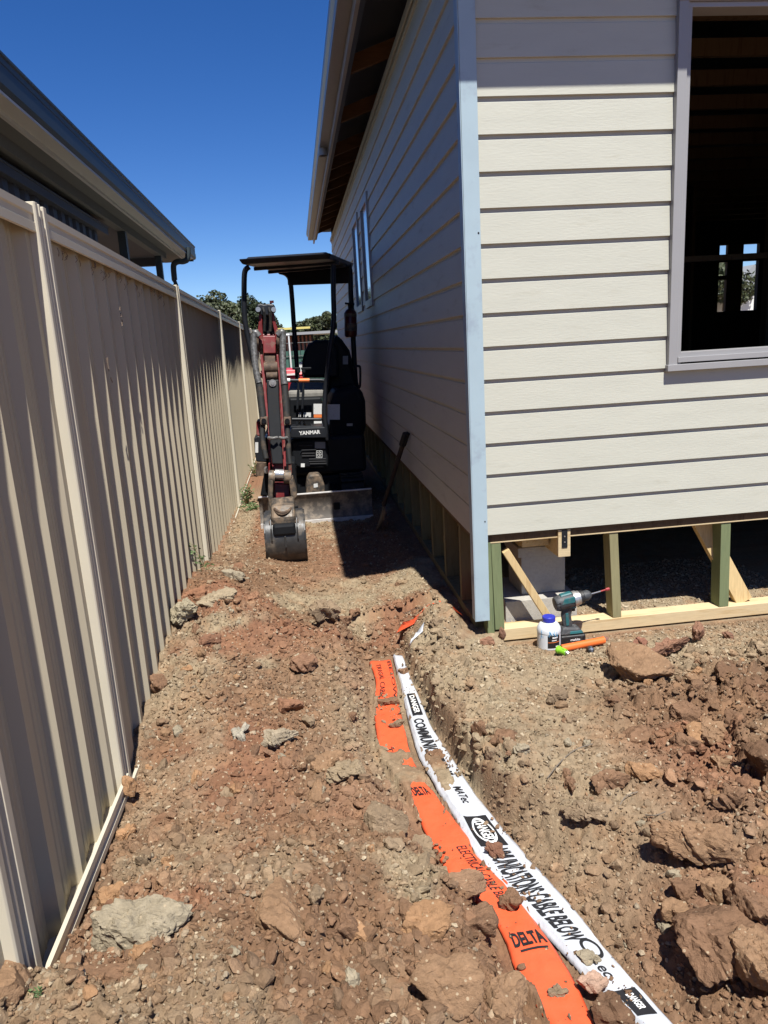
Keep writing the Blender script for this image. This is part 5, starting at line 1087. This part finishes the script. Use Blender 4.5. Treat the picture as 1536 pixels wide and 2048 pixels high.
# pulley cheeks and hoses
for x0, x1 in ((242, 262), (398, 420)):
    mb = MB(); mb.tube([A1(x0, 770, -0.0), A1(x1, 770, -0.0)], 0.085, 24); part('pivot_cheek', mb, 'xrust', arm, smooth=True)
for pts in ([(262, 740), (235, 712), (222, 740), (222, 830), (232, 950), (245, 1040), (262, 1100)], [(405, 735), (438, 705), (446, 745), (444, 850), (446, 980), (452, 1070), (458, 1110)]):
    mb = MB(); mb.tube(smooth_path([A1(x, r, -0.07) for x, r in pts], 6), 0.026, 14); part('wrapped_hose', mb, 'xhose', arm, smooth=True)
for pts in ([(258, 1095), (268, 1150), (278, 1250), (290, 1340), (292, 1400)], [(458, 1100), (462, 1180), (470, 1280), (476, 1380)]):
    mb = MB(); mb.tube(smooth_path([A1(x, r, -0.06) for x, r in pts], 5), 0.028, 14); part('black_hose', mb, 'xrubber', arm, smooth=True)
for x0, x1 in ((270, 326), (450, 506)):
    part('hose_clamp', slab([A1(x0, 1358, -0.09), A1(x1, 1356, -0.09), A1(x1+2, 1420, -0.09), A1(x0+2, 1422, -0.09)], 0.06), 'xrust', arm, bevel=0.008)
    mb = MB(); c_ = A1((x0+x1)/2, 1390, -0.095); mb.tube([c_, (c_[0], c_[1]-0.01, c_[2])], 0.02, 12); part('clamp_fitting', mb, 'xblack', arm, smooth=True)
for pts in ([(290, 1420), (285, 1500), (300, 1600), (315, 1680)], [(478, 1420), (485, 1520), (490, 1640), (500, 1720)]):
    mb = MB(); mb.tube(smooth_path([A1(x, r, -0.05) for x, r in pts], 5), 0.02, 12); part('black_hose', mb, 'xrubber', arm, smooth=True)
mb = slab([A1(240, 1390, 0.25), A1(262, 1390, 0.25), A1(280, 1500, 0.25), A1(262, 1510, 0.25), A1(240, 1500, 0.25)], 0.2); part('left_guard', mb, 'xred', ex, bevel=0.01)
for x0, x1 in ((332, 402), (418, 478)):
    mb = MB(); mb.tube([A1(x0, 1518, -0.09), A1((x0+x1)/2, 1524, -0.11), A1(x1, 1518, -0.09)], 0.012, 8); part('metal_clip', mb, 'xchrome', arm, smooth=True)
# lower link
def B2(x, y, Y): return c2(x, y, Y)
mb = MB(); mb.tube([B2(385, 570, 5.56), B2(450, 572, 5.56)], 0.040, 16); part('ram_eye', mb, 'xchrome', arm, smooth=True)
for x0, x1 in ((332, 345), (488, 512)): part('red_lug', slab([B2(x0, 490, 5.62), B2(x1, 488, 5.62), B2(x1+2, 565, 5.62), B2(x0, 565, 5.62)], 0.06), 'xred', arm, bevel=0.004)
for x0, x1 in ((336, 384), (452, 508)): mb = MB(); mb.tube([B2(x0, 590, 5.55), B2(x1, 592, 5.55)], 0.052, 18); part('link_boss', mb, 'xworn', arm, smooth=True)
for pl in ([(332, 600), (370, 620), (368, 800), (372, 880), (345, 860), (330, 740)], [(492, 620), (520, 600), (548, 690), (555, 740), (535, 760), (530, 850), (515, 870), (508, 760)]):
    part('link_plate', slab([B2(x, y, 5.50) for x, y in pl], 0.16), 'xworn', arm, bevel=0.006)
part('link_ram', slab([B2(375, 640, 5.60), B2(500, 640, 5.60), B2(505, 780, 5.58), B2(372, 780, 5.58)], 0.08), 'xred', arm, bevel=0.01)
part('link_cross', slab([B2(365, 770, 5.62), B2(512, 770, 5.62), B2(516, 860, 5.62), B2(368, 860, 5.62)], 0.05), 'xblack', arm, bevel=0.006)
for dy, r0 in ((0, 0.010), (16, 0.010)): mb = MB(); mb.tube(smooth_path([B2(380, 835+dy*0.3, 5.30), B2(410, 856+dy, 5.26), B2(450, 864+dy*0.8, 5.25), B2(490, 848+dy*0.3, 5.27), B2(512, 825, 5.32)], 5), r0, 10); part('loop_hose', mb, 'xrust', arm, smooth=True)
# bucket ---------------------------------------------------------------
hx0, hx1 = c2(357, 900, 5.3)[0], c2(542, 900, 5.3)[0]
mb = MB(); prof = [(5.48, -1.09), (5.32, -1.13), (5.245, -1.20), (5.25, -1.29), (5.40, -1.33), (5.50, -1.22)]
mb.prism([(hx0, y, z) for y, z in prof], (hx1-hx0, 0, 0)); part('bucket_hitch', mb, 'xworn', ex, bevel=0.022)
bx0, bx1 = c2(320, 1100, 5.25)[0], c2(616, 1100, 5.25)[0]
prof = [(5.54, -1.215), (5.44, -1.195), (5.34, -1.205), (5.265, -1.245), (5.222, -1.305), (5.208, -1.375), (5.216, -1.445), (5.245, -1.505), (5.282, -1.548), (5.318, -1.580)]
inn = [(y+0.013, z+0.006) for y, z in reversed(prof)]
mb = MB(); mb.prism([(bx0, y, z) for y, z in prof+inn], (bx1-bx0, 0, 0)); bk = part('bucket', mb, 'xbucket', ex, smooth=True)
for x in (bx0-0.011, bx1):
    mb = MB(); mb.prism([(x, y, z) for y, z in prof+[(5.56, -1.47)]], (0.011, 0, 0)); part('bucket_side', mb, 'xbucket', bk, bevel=0.003)
mb = MB(); xm = (bx0+bx1)/2; mb.box(xm-0.007, xm+0.007, 5.196, 5.25, -1.42, -1.335); part('bucket_gusset', mb, 'xbucket', bk, bevel=0.003)
mb = MB(); mb.box(hx0+0.004, hx1-0.004, 5.200, 5.42, -1.335, -1.245); part('hitch_saddle', mb, 'xblack', bk, bevel=0.02)
for x in (hx0-0.012, hx1+0.002):
    mb = MB(); mb.prism([(x, 5.40, -1.18), (x, 5.24, -1.21), (x, 5.195, -1.27), (x, 5.195, -1.36), (x, 5.24, -1.38), (x, 5.40, -1.30)], (0.010, 0, 0)); part('bucket_ear', mb, 'xbucket', bk, bevel=0.003)
    mb = MB(); mb.tube([(x-0.008, 5.275, -1.25), (x+0.018, 5.275, -1.25)], 0.020, 14); part('bucket_pin', mb, 'xrust', bk, smooth=True)
mb = MB(); mb.box(bx0-0.002, bx1+0.002, 5.292, 5.303, -1.583, -1.515); part('bucket_lip', mb, 'xworn', bk, bevel=0.003)

# ------------------------------------------------------------------ shovel leaning on the wall
sh = empty('spade', (0.60, 5.9, -1.52), 'long handled spade leaning on the house wall in the shade', 'spade')
a = np.array(PX(812, 868, 0.785)); b = np.array(PZ(775, 1000, -1.42)); b = np.array([0.615, 5.80, -1.30])
mb = MB(); mb.tube([tuple(a), tuple(a+(b-a)*0.5), tuple(b)], [0.021, 0.018, 0.018], 12); mb.build('handle', mat('dark_handle', (0.035, 0.024, 0.018), 0.8), sh, smooth=True)  # even, very dark brown handle
mb = MB(); mb.beam(tuple(a+(b-a)*-0.02), tuple(a+(b-a)*0.16), 0.055, 0.04); mb.build('grip', MT['xsteel'], sh, bevel=0.012)
mb = MB(); d = (b-a)/np.linalg.norm(b-a); vs = []; fs = []
for i in range(7):
    t = i/6; w = [0.05, 0.085, 0.09, 0.088, 0.08, 0.055, 0.01][i]; c = b+d*0.26*t
    for j in range(5): u = (j-2)/2; vs.append((c[0]+0.0+0.02*(u*u), c[1]+u*w, c[2]))
for i in range(6):
    for j in range(4): q = i*5+j; fs.append((q, q+1, q+6, q+5))
mb.add(vs, fs); o = mb.build('blade', MT['xworn'], sh, smooth=True); s = o.modifiers.new('t', 'SOLIDIFY'); s.thickness = 0.003

# ------------------------------------------------------------------ tools by the plate
# pot of pipe primer
px, py, pz = 1.165, 3.375, -1.565
pot = empty('plastic_pot', (px, py, pz), 'white plastic pot with blue lid and blue drips by the timber plate', 'pot')
def lathe(mb, c, prof, n=40):
    vs = [(c[0]+r*math.cos(2*math.pi*i/n), c[1]+r*math.sin(2*math.pi*i/n), c[2]+z) for r, z in prof for i in range(n)]; fs = []
    for j in range(len(prof)-1): fs += [(j*n+i, j*n+(i+1) % n, (j+1)*n+(i+1) % n, (j+1)*n+i) for i in range(n)]
    fs += [tuple(range(n-1, -1, -1)), tuple((len(prof)-1)*n+i for i in range(n))]; mb.add(vs, fs); return mb
mb = MB(); lathe(mb, (px, py, pz), [(0.054, 0), (0.059, 0.005), (0.059, 0.086), (0.0605, 0.088), (0.0605, 0.098), (0.058, 0.110), (0.050, 0.124), (0.040, 0.133), (0.031, 0.137), (0.030, 0.150)]); mb.build('pot_body', MT['pot_white'], pot, smooth=True)
mb = MB(); lathe(mb, (px, py, pz+0.140), [(0.032, 0), (0.033, 0.003), (0.033, 0.022), (0.031, 0.026)], 36); mb.build('lid', MT['pot_blue'], pot, bevel=0.0008)
def wrap(a0, a1, z0, z1, r, n=12):
    mb = MB(); vs = []
    for i in range(n+1): a = a0+(a1-a0)*i/n; vs += [(px+r*math.cos(a), py+r*math.sin(a), pz+z0), (px+r*math.cos(a), py+r*math.sin(a), pz+z1)]
    mb.add(vs, [(2*i, 2*i+2, 2*i+3, 2*i+1) for i in range(n)]); return mb
lab = wrap(-2.0, -0.85, 0.014, 0.082, 0.0594).build('paper_label', MT['black'], pot, smooth=True)
mb = MB()
for (a0, a1, z0, z1) in ((-1.6, -1.1, 0.066, 0.074), (-1.65, -1.2, 0.053, 0.058), (-1.3, -1.0, 0.020, 0.026)): w = wrap(a0, a1, z0, z1, 0.0597); mb.add(w.v, w.f)
mb.build('label_print', MT['white'], lab)
wrap(-1.98, -0.9, 0.044, 0.047, 0.0597).build('label_stripe', MT['orange_decal'], lab)
mb = MB(); rg = random.Random(9)
for k in range(7):
    a = rg.uniform(-2.6, -0.6); z = 0.115; pts = []
    for j in range(6): zz = 0.118-j*rg.uniform(0.006, 0.012); a += rg.uniform(-0.14, 0.14); r = 0.0605 if zz < 0.10 else 0.0605-(zz-0.10)*0.55; pts.append((px+(r+0.0004)*math.cos(a), py+(r+0.0004)*math.sin(a), pz+zz))
    mb.tube(pts, 0.0012, 6)
mb.build('blue_drips', mat('blue_primer', (0.05, 0.30, 0.55), 0.4), pot)

# cordless drill, lying upright on its battery, chuck pointing right
dx, dy_, dz = 1.285, 3.40, -1.562
dr = empty('cordless_drill', (dx, dy_, dz), 'scuffed teal and grey cordless drill standing on its battery', 'drill')
mb = MB(); mb.box(dx-0.062, dx+0.070, dy_-0.045, dy_+0.040, dz, dz+0.052); bat = mb.build('battery', MT['tool_black'], dr, bevel=0.010, seg=3)
mb = MB(); text_on(mb, 'makita', (dx+0.012, dy_-0.0465, dz+0.030), (1, 0, 0), (0, 0, 1), 0.052, 0.013, bold=0.03, shear=0.2); text_on(mb, '18V', (dx+0.005, dy_-0.0465, dz+0.013), (1, 0, 0), (0, 0, 1), 0.022, 0.007, bold=0.02); mb.build('white_lettering', MT['white'], bat)
mb = MB(); mb.hexa([(dx-0.062, dy_-0.042, dz+0.0525), (dx+0.066, dy_-0.042, dz+0.0525), (dx+0.066, dy_+0.038, dz+0.0525), (dx-0.062, dy_+0.038, dz+0.0525), (dx-0.048, dy_-0.030, dz+0.092), (dx+0.040, dy_-0.030, dz+0.086), (dx+0.040, dy_+0.028, dz+0.086), (dx-0.048, dy_+0.028, dz+0.092)]); ft_ = mb.build('foot', MT['tool_grey'], dr, bevel=0.010, seg=3)
mb = MB(); mb.hexa([(dx-0.015, dy_-0.0415, dz+0.058), (dx+0.056, dy_-0.0415, dz+0.058), (dx+0.056, dy_-0.036, dz+0.058), (dx-0.015, dy_-0.036, dz+0.058), (dx-0.010, dy_-0.038, dz+0.072), (dx+0.050, dy_-0.038, dz+0.072), (dx+0.050, dy_-0.03, dz+0.072), (dx-0.010, dy_-0.03, dz+0.072)]); mb.build('foot_trim', MT['teal'], ft_, bevel=0.002)
mb = MB(); pth = smooth_path([(dx-0.012, dy_, dz+0.075), (dx-0.014, dy_, dz+0.105), (dx-0.020, dy_, dz+0.150), (dx-0.010, dy_, dz+0.195)], 4)
for a, b, w in zip(pth[:-1], pth[1:], np.linspace(0.050, 0.056, len(pth))): pass
vs = []; fs = []; n = 18
for i, p in enumerate(pth):
    t = i/(len(pth)-1); rx = 0.027-0.003*math.sin(t*3.1)+0.004*t; ry = 0.019
    for k in range(n): a = 2*math.pi*k/n; vs.append((p[0]+rx*math.cos(a), p[1]+ry*math.sin(a), p[2]))
for i in range(len(pth)-1): fs += [(i*n+k, i*n+(k+1) % n, (i+1)*n+(k+1) % n, (i+1)*n+k) for k in range(n)]
fs += [tuple(range(n-1, -1, -1)), tuple((len(pth)-1)*n+k for k in range(n))]
mb.add(vs, fs); hdl = mb.build('handle', MT['tool_grey'], dr, smooth=True)
mb = MB(); mb.beam((dx-0.018, dy_-0.0195, dz+0.098), (dx-0.022, dy_-0.0195, dz+0.165), 0.016, 0.003, up=(0, 1, 0)); mb.build('grip_inlay', MT['teal'], hdl, bevel=0.002)
mb = MB(); mb.box(dx+0.010, dx+0.026, dy_-0.011, dy_+0.011, dz+0.168, dz+0.194); mb.build('trigger', MT['tool_black'], hdl, bevel=0.004)
ax = Vector((0.985, 0.05, 0.165)).normalized(); c0 = Vector((dx-0.015, dy_, dz+0.225))
def along(prof, n=28):
    m_ = MB(); m_.tube([c0+ax*d for d, r in prof], [r for d, r in prof], n); return m_
along([(-0.068, 0.024), (-0.066, 0.033), (-0.058, 0.038), (-0.030, 0.040), (0.010, 0.040), (0.030, 0.038)]).build('motor_housing', MT['tool_grey'], dr, smooth=True)
mb = MB()
for k in range(9): a = math.pi*(0.9+k*0.12); u = Vector((0, 1, 0)); w = ax.cross(u); q = c0-ax*0.066; mb.beam(q+u*math.cos(a)*0.028*1.15+w*math.sin(a)*0.032, c0-ax*0.045+u*math.cos(a)*0.041+w*math.sin(a)*0.041, 0.004, 0.004)
mb.build('vent_ribs', MT['tool_black'], dr)
mb = MB(); w = ax.cross(Vector((0, 1, 0))).normalized(); up__ = -w if w.z < 0 else w
s0 = c0+Vector((0, -0.033, 0))+up__*0.012; mb.prism([s0-ax*0.040-up__*0.010, s0+ax*0.030-up__*0.016, s0+ax*0.034+up__*0.016, s0-ax*0.020+up__*0.018], (0, -0.009, 0)); mb.build('side_panel', MT['teal'], dr, bevel=0.003)
mb = MB(); s0 = c0+up__*0.036; mb.hexa([s0-ax*0.035+Vector((0, -0.02, 0)), s0+ax*0.03+Vector((0, -0.02, 0)), s0+ax*0.03+Vector((0, 0.02, 0)), s0-ax*0.035+Vector((0, 0.02, 0)), s0-ax*0.03+Vector((0, -0.014, 0))+up__*0.008, s0+ax*0.025+Vector((0, -0.014, 0))+up__*0.008, s0+ax*0.025+Vector((0, 0.014, 0))+up__*0.008, s0-ax*0.03+Vector((0, 0.014, 0))+up__*0.008]); mb.build('speed_switch', MT['teal'], dr, bevel=0.003)
along([(0.030, 0.036), (0.031, 0.041), (0.050, 0.041), (0.053, 0.036), (0.066, 0.036)]).build('gear_housing', MT['alloy'], dr, smooth=True)
along([(0.066, 0.031), (0.068, 0.034), (0.085, 0.034), (0.088, 0.030)]).build('torque_ring', MT['tool_black'], dr, smooth=True)
along([(0.088, 0.024), (0.090, 0.027), (0.112, 0.027), (0.128, 0.017), (0.132, 0.010)]).build('chuck', MT['tool_grey'], dr, smooth=True)
sb = along([(0.130, 0.0036), (0.185, 0.0036)], 8).build('bit_shank', MT['xchrome'], dr, smooth=True)
along([(0.185, 0.004), (0.212, 0.004), (0.214, 0.0085), (0.232, 0.0085), (0.236, 0.003)], 10).build('spade_bit_head', MT['bit_red'], sb)
mb = MB(); mb.box(dx-0.022, dx+0.030, dy_-0.018, dy_+0.018, dz+0.185, dz+0.205); mb.build('trigger_housing', MT['teal'], dr, bevel=0.006)

# orange pipe, open at the left end
a = np.array(PZ(1123, 1297, -1.545)); b = np.array(PZ(1208, 1280, -1.535))
pi = empty('orange_conduit', tuple(a), 'short length of orange conduit pipe lying in front of the drill', 'pipe')
mb = MB(); n = 28; d = Vector(b-a).normalized(); u = d.cross(Vector((0, 0, 1))).normalized(); w = u.cross(d); vs = []; fs = []
for (q, r) in ((a, 0.0185), (b, 0.0185), (b, 0.016), (a, 0.016)):
    for k in range(n): t = 2*math.pi*k/n; vs.append(Vector(q)+u*math.cos(t)*r+w*math.sin(t)*r)
for i in range(4):
    j = (i+1) % 4; fs += [(i*n+k, i*n+(k+1) % n, j*n+(k+1) % n, j*n+k) for k in range(n)]
mb.add(vs, fs); mb.build('pipe_wall', MT['pvc_orange'], pi, smooth=True)
# lime green nozzle tool
p = PZ(1127, 1300, -1.54); lg = empty('pipe_cutter', (p[0], p[1], -1.56), 'lime green plastic cutter at the left end of the orange pipe', 'tool')
q0 = Vector(PZ(1114, 1298, -1.528)); q1 = Vector(PZ(1132, 1305, -1.530))
dd = (q1-q0); mb = MB(); mb.tube([q0, q0+dd*0.08, q0+dd*0.3, q0+dd*0.35, q1], [0.012, 0.020, 0.020, 0.0175, 0.0165], 18); o1 = mb.build('green_body', MT['lime'], lg, smooth=True)
mb = MB(); mb.tube([q0+dd*0.0+Vector((-0.004, 0, 0.002)), q0+dd*0.07], 0.0165, 14); nrm = Vector((0, -0.6, 0.8)); mb.beam(q0+dd*0.45+nrm*0.0175, q0+dd*0.72+nrm*0.0168, 0.006, 0.003); mb.build('black_end', MT['tool_black'], o1)
mb = MB(); mb.tube([q1, q1+dd*0.22, q1+dd*0.35], [0.011, 0.012, 0.008], 10); mb.build('metal_tip', MT['xchrome'], o1)
# black fitting
p = PZ(1181, 1299, -1.545); bf = empty('round_fitting', (p[0], p[1], -1.56), 'small round black fitting on the gravel below the orange pipe', 'fitting')
mb = MB(); c_ = Vector((p[0], p[1], -1.545)); dq = Vector((0.15, -0.8, 0.55)).normalized(); mb.tube([c_+dq*-0.012, c_+dq*0.006, c_+dq*0.010], [0.018, 0.018, 0.014], 16); o1 = mb.build('fitting_body', MT['tool_black'], bf, smooth=True)
mb = MB(); mb.tube([c_+dq*0.010, c_+dq*0.0125], 0.007, 12)
for k in range(4): a_ = k*math.pi/2; s_ = dq.cross(Vector((1, 0, 0))).normalized(); t_ = dq.cross(s_); mb.tube([c_+dq*0.010+(s_*math.cos(a_)+t_*math.sin(a_))*0.0115, c_+dq*0.0115+(s_*math.cos(a_)+t_*math.sin(a_))*0.0115], 0.0022, 6)
mb.build('bright_core', MT['xchrome'], o1)

# ------------------------------------------------------------------ plants
def leaf_cluster(name, c, r, n, ls, m, label, cat, seed, tall=1.0, group=None):
    rg = np.random.default_rng(seed); mb = MB(); root = empty(name, (c[0], c[1], c[2]), label, cat, group); st = MB()
    for s in range(max(3, n//26)):
        a = rg.uniform(0, 6.28); tip = np.array([c[0]+r*0.8*math.cos(a)*rg.uniform(.3, 1), c[1]+r*0.8*math.sin(a)*rg.uniform(.3, 1), c[2]+r*tall*rg.uniform(.5, 1.2)]); mid = (np.array(c)+tip)/2+rg.normal(0, r*0.12, 3)
        st.tube([tuple(c), tuple(mid), tuple(tip)], [0.0025, 0.002, 0.001], 5)
        for _ in range(26):
            t = rg.uniform(0.15, 1); p = (np.array(c)*(1-t)**2+2*mid*t*(1-t)+tip*t*t)+rg.normal(0, r*0.10, 3); d = rg.normal(0, 1, 3); d[2] = abs(d[2])*0.4; d /= np.linalg.norm(d); w = np.cross(d, rg.normal(0, 1, 3)); w /= np.linalg.norm(w); l = ls*rg.uniform(.6, 1.3)
            mb.add([p, p+d*l*0.5+w*l*0.2, p+d*l, p+d*l*0.5-w*l*0.2], [(0, 1, 2, 3)])
    mb.build('foliage', m, root); st.build('stem', MT['straw'], root)
q = G(402, 1140); leaf_cluster('weed', (-0.66, 4.55, -1.40), 0.13, 120, 0.028, MT['weed'], 'spindly green weed against the fence by the pale boulder', 'weed', 1, tall=1.7)
leaf_cluster('weed', (-0.66, 7.9, -1.63), 0.15, 260, 0.035, MT['weed'], 'leafy green weed at the fence foot beside the digger blade', 'weed', 2, tall=1.6)
leaf_cluster('weed', (-0.60, 7.45, -1.62), 0.16, 240, 0.035, MT['weed'], 'low spreading weed on the gravel before the leafy weed', 'weed', 4, tall=0.5)
q = G(78, 2028); leaf_cluster('weed', (q[0], q[1], HG(q[0], q[1])), 0.022, 60, 0.010, MT['weed'], 'tiny grey green tuft in the lower left corner', 'weed', 3, tall=0.7)
leaf_cluster('weed', (-0.67, 9.6, -1.60), 0.14, 160, 0.035, MT['weed'], 'small weed further along the fence beside the digger track', 'weed', 5, tall=1.4)
def twig(pts, r, label):
    P = []
    for (x, y) in pts: g_ = G(x, y); P.append((g_[0], g_[1], HG(g_[0], g_[1])+0.012))
    mb = MB(); mb.tube(smooth_path(P, 4), r, 6); tag(mb.build('twig', MT['bark'], None, smooth=True), label, 'twig')
twig([(1095, 1570), (1120, 1530), (1150, 1505), (1185, 1490)], 0.0022, 'thin dark twig curving over the grey bank top')
twig([(1230, 1625), (1250, 1600), (1275, 1590)], 0.0018, 'short twig on the slope above the overhanging slab')
twig([(1290, 1640), (1310, 1650), (1330, 1635)], 0.0018, 'pale root fibre on the slope right of the short twig')

# ------------------------------------------------------------------ behind: trees, sheds, car
def tree(name, x, y, zb, h, w, m, label, seed, n=9000, group=None, leaf=0.22, clumps=34):
    rg = np.random.default_rng(seed); root = empty(name, (x, y, zb), label, 'tree', group)
    tb = MB(); tb.tube([(x, y, zb), (x+0.1, y, zb+h*0.25), (x-0.05, y+0.1, zb+h*0.55)], [0.22, 0.17, 0.08], 9)
    C = []
    for i in range(clumps):
        a = rg.uniform(0, 6.28); q_ = rg.uniform(0.02, 1)**0.5; rr = w*0.45*q_; zz = zb+h*(0.28+0.64*(rg.uniform(0.3, 1)**0.6)*math.sqrt(max(0.05, 1-q_**4*0.7))); k = 1; c = np.array([x+rr*k*math.cos(a), y+rr*k*math.sin(a), zz]); C.append((c, w*rg.uniform(0.09, 0.19)))
        if i % 3 == 0: tb.tube([(x, y, zb+h*rg.uniform(.2, .45)), tuple((c+np.array([x, y, zb+h*.4]))/2+rg.normal(0, .1, 3)), tuple(c)], [0.07, 0.045, 0.015], 6)
    tb.build('trunk', MT['bark'], root, smooth=True)
    ci = rg.integers(0, clumps, n); cen = np.array([C[i][0] for i in ci]); rad = np.array([C[i][1] for i in ci]); d = rg.normal(0, 1, (n, 3)); d /= np.linalg.norm(d, axis=1)[:, None]
    p = cen+d*(rad*rg.uniform(0.35, 1.12, n)**0.6)[:, None]*np.array([1, 1, 0.75]); u = rg.normal(0, 1, (n, 3)); u /= np.linalg.norm(u, axis=1)[:, None]; v = np.cross(u, d+rg.normal(0, .5, (n, 3))); v /= np.linalg.norm(v, axis=1)[:, None]
    l = leaf*rg.uniform(.5, 1.2, n)[:, None]; V = np.stack([p-u*l*.5, p+v*l*.28, p+u*l*.5, p-v*l*.28], 1).reshape(-1, 3)
    me = bpy.data.meshes.new('crown'); me.from_pydata([tuple(q-np.array([x, y, zb])) for q in V], [], [(4*i, 4*i+1, 4*i+2, 4*i+3) for i in range(n)]); me.materials.append(m)
    o = bpy.data.objects.new('crown', me); COL.objects.link(o); o.parent = root
def TX(px, Y): return PY(px, 680, Y)[0]
def TZ(px, py, Y): return PY(px, py, Y)[2]
def tr(px0, px1, pytop, Y, m, label, seed, **k):
    x0, x1 = TX(px0, Y), TX(px1, Y); zt = TZ((px0+px1)/2, pytop, Y); tree('background_tree', (x0+x1)/2, Y, -1.7, zt+1.7, (x1-x0), m, label, seed, **k)
tr(350, 500, 580, 30, MT['leaf_olive'], 'bushy olive green tree rising above the fence top', 11, leaf=0.17, n=22000, clumps=80)
tr(430, 560, 590, 33, MT['leaf_dark'], 'darker tree behind the digger boom', 12, leaf=0.17, n=18000, clumps=60)
tr(530, 612, 646, 44, MT['leaf_dark'], 'low dark tree seen between the canopy posts', 13, leaf=0.2, n=9000)
tr(595, 668, 630, 42, MT['leaf_olive'], 'mid height olive tree beyond the yellow roofed shed', 14, leaf=0.2, n=11000)
tr(640, 720, 604, 36, MT['leaf_olive'], 'tall tree beside the far end of the house', 15, leaf=0.18, n=12000)
tr(592, 612, 632, 48, MT['leaf_dark'], 'thin feathery tree left of the mid height tree', 16, leaf=0.15, n=900, clumps=9)
tr(560, 700, 652, 55, MT['leaf_dark'], 'farthest dark tree line clump behind the others', 17, leaf=0.25, n=9000)
# seen through the house
tree('background_tree', PY(1448, 560, 34)[0], 34, -1.7, 4.6, 5.0, MT['leaf_olive'], 'olive tree seen through the left back opening of the house', 18, n=9000, leaf=0.25)
tree('background_tree', PY(1500, 560, 38)[0], 38, -1.7, 5.0, 4.6, MT['leaf_olive'], 'tree with a pale roof before it seen through the right back opening', 19, n=9000, leaf=0.25)
fs_ = empty('far_house', (PY(1497, 560, 33)[0], 33, -1.7), 'tiny white gabled house seen through the window and back opening', 'house')
x = PY(1497, 560, 33)[0]; mb = MB(); mb.box(x-1.0, x+1.4, 33, 35, -1.7, 1.3); mb.build('wall', MT['white'], fs_)
mb = MB(); mb.prism([(x-1.2, 32.9, 1.3), (x+1.6, 32.9, 1.3), (x+0.2, 32.9, 2.5)], (0, 2.2, 0)); mb.build('roof', MT['grey_decal'], fs_)
# shed with yellow fascia and brown pickets
Y = 27.0; shd = empty('yellow_trimmed_shed', (TX(600, Y), Y, -1.7), 'low shed with yellow fascia and brown slatted wall behind the digger', 'shed')
xa, xb = TX(556, Y), TX(622, Y); z1 = TZ(600, 657, Y)
mb = MB(); mb.box(xa, xb, Y-0.15, Y-0.05, z1-0.02, z1+0.05); mb.build('yellow_fascia', mat('yellow_paint', (0.62, 0.52, 0.16), 0.6), shd)
mb = MB(); mb.box(xa, TX(675, Y), Y-0.3, Y+2.5, z1-0.22, z1-0.13); mb.build('awning', MT['grey_decal'], shd)
mb = MB(); mb.box(xa, xb+0.1, Y+0.3, Y+2.3, -1.7, z1-0.23); mb.build('wall', MT['inner'], shd)
mb = MB(); k = xa
while k < xb: mb.box(k, k+0.06, Y+0.05, Y+0.10, -1.7, z1-0.25); k += 0.14
mb.build('slats', mat('brown_slats', (0.22, 0.09, 0.05), 0.8), shd)
# green mesh screen fence
Y = 22.0; sc_ = empty('green_mesh_fence', (TX(600, Y), Y, -1.7), 'green shade cloth on a thin wire fence at the passage end', 'fence')
xa, xb = TX(566, Y), TX(690, Y); zt = TZ(600, 694, Y); mb = MB(); mb.box(xa, xb, Y, Y+0.02, -1.7, zt-0.1); mb.build('shade_cloth', mat('green_cloth', (0.05, 0.13, 0.10), 0.8), sc_)
mb = MB(); k = xa
while k < xb: mb.tube([(k, Y-0.03, -1.7), (k, Y-0.03, zt+0.12)], 0.008, 5); k += 0.12
for z in (zt+0.12, zt-0.25, zt-0.7): mb.tube([(xa, Y-0.03, z), (xb, Y-0.03, z)], 0.012, 5)
mb.build('wire_panel', MT['black'], sc_)
mb = MB(); p = PY(577, 670, 20); mb.tube([(p[0], 20, -1.7), (p[0], 20, p[2])], 0.022, 8); mb.tube([(p[0]-0.2, 20, p[2]), (p[0]+0.02, 20, p[2])], 0.03, 8); tag(mb.build('white_pole', MT['white'], None, smooth=True), 'thin white pole with a short top arm beyond the digger', 'pole')
# red bin
cx, cy = TX(580, 17), 17.0; rb = empty('red_bin', (cx, cy, -1.6), 'red plastic bin with pale lid edge beyond the digger', 'bin')
mb = MB(); mb.hexa([(cx-0.24, cy-0.25, -1.6), (cx+0.24, cy-0.25, -1.6), (cx+0.24, cy+0.25, -1.6), (cx-0.24, cy+0.25, -1.6), (cx-0.3, cy-0.32, -0.62), (cx+0.3, cy-0.32, -0.62), (cx+0.3, cy+0.32, -0.62), (cx-0.3, cy+0.32, -0.62)]); mb.build('body', mat('bin_red', (0.42, 0.02, 0.03), 0.4), rb, bevel=0.03)
mb = MB(); mb.hexa([(cx-0.32, cy-0.34, -0.615), (cx+0.32, cy-0.34, -0.615), (cx+0.32, cy+0.34, -0.615), (cx-0.32, cy+0.34, -0.615), (cx-0.28, cy-0.28, -0.46), (cx+0.30, cy-0.28, -0.50), (cx+0.30, cy+0.3, -0.46), (cx-0.28, cy+0.3, -0.44)]); mb.build('lid', mat('lid_red', (0.50, 0.03, 0.04), 0.4), rb, bevel=0.03)
mb = MB(); mb.box(cx-0.30, cx+0.10, cy-0.352, cy-0.343, -0.60, -0.56); mb.build('lid_edge', MT['white'], rb)
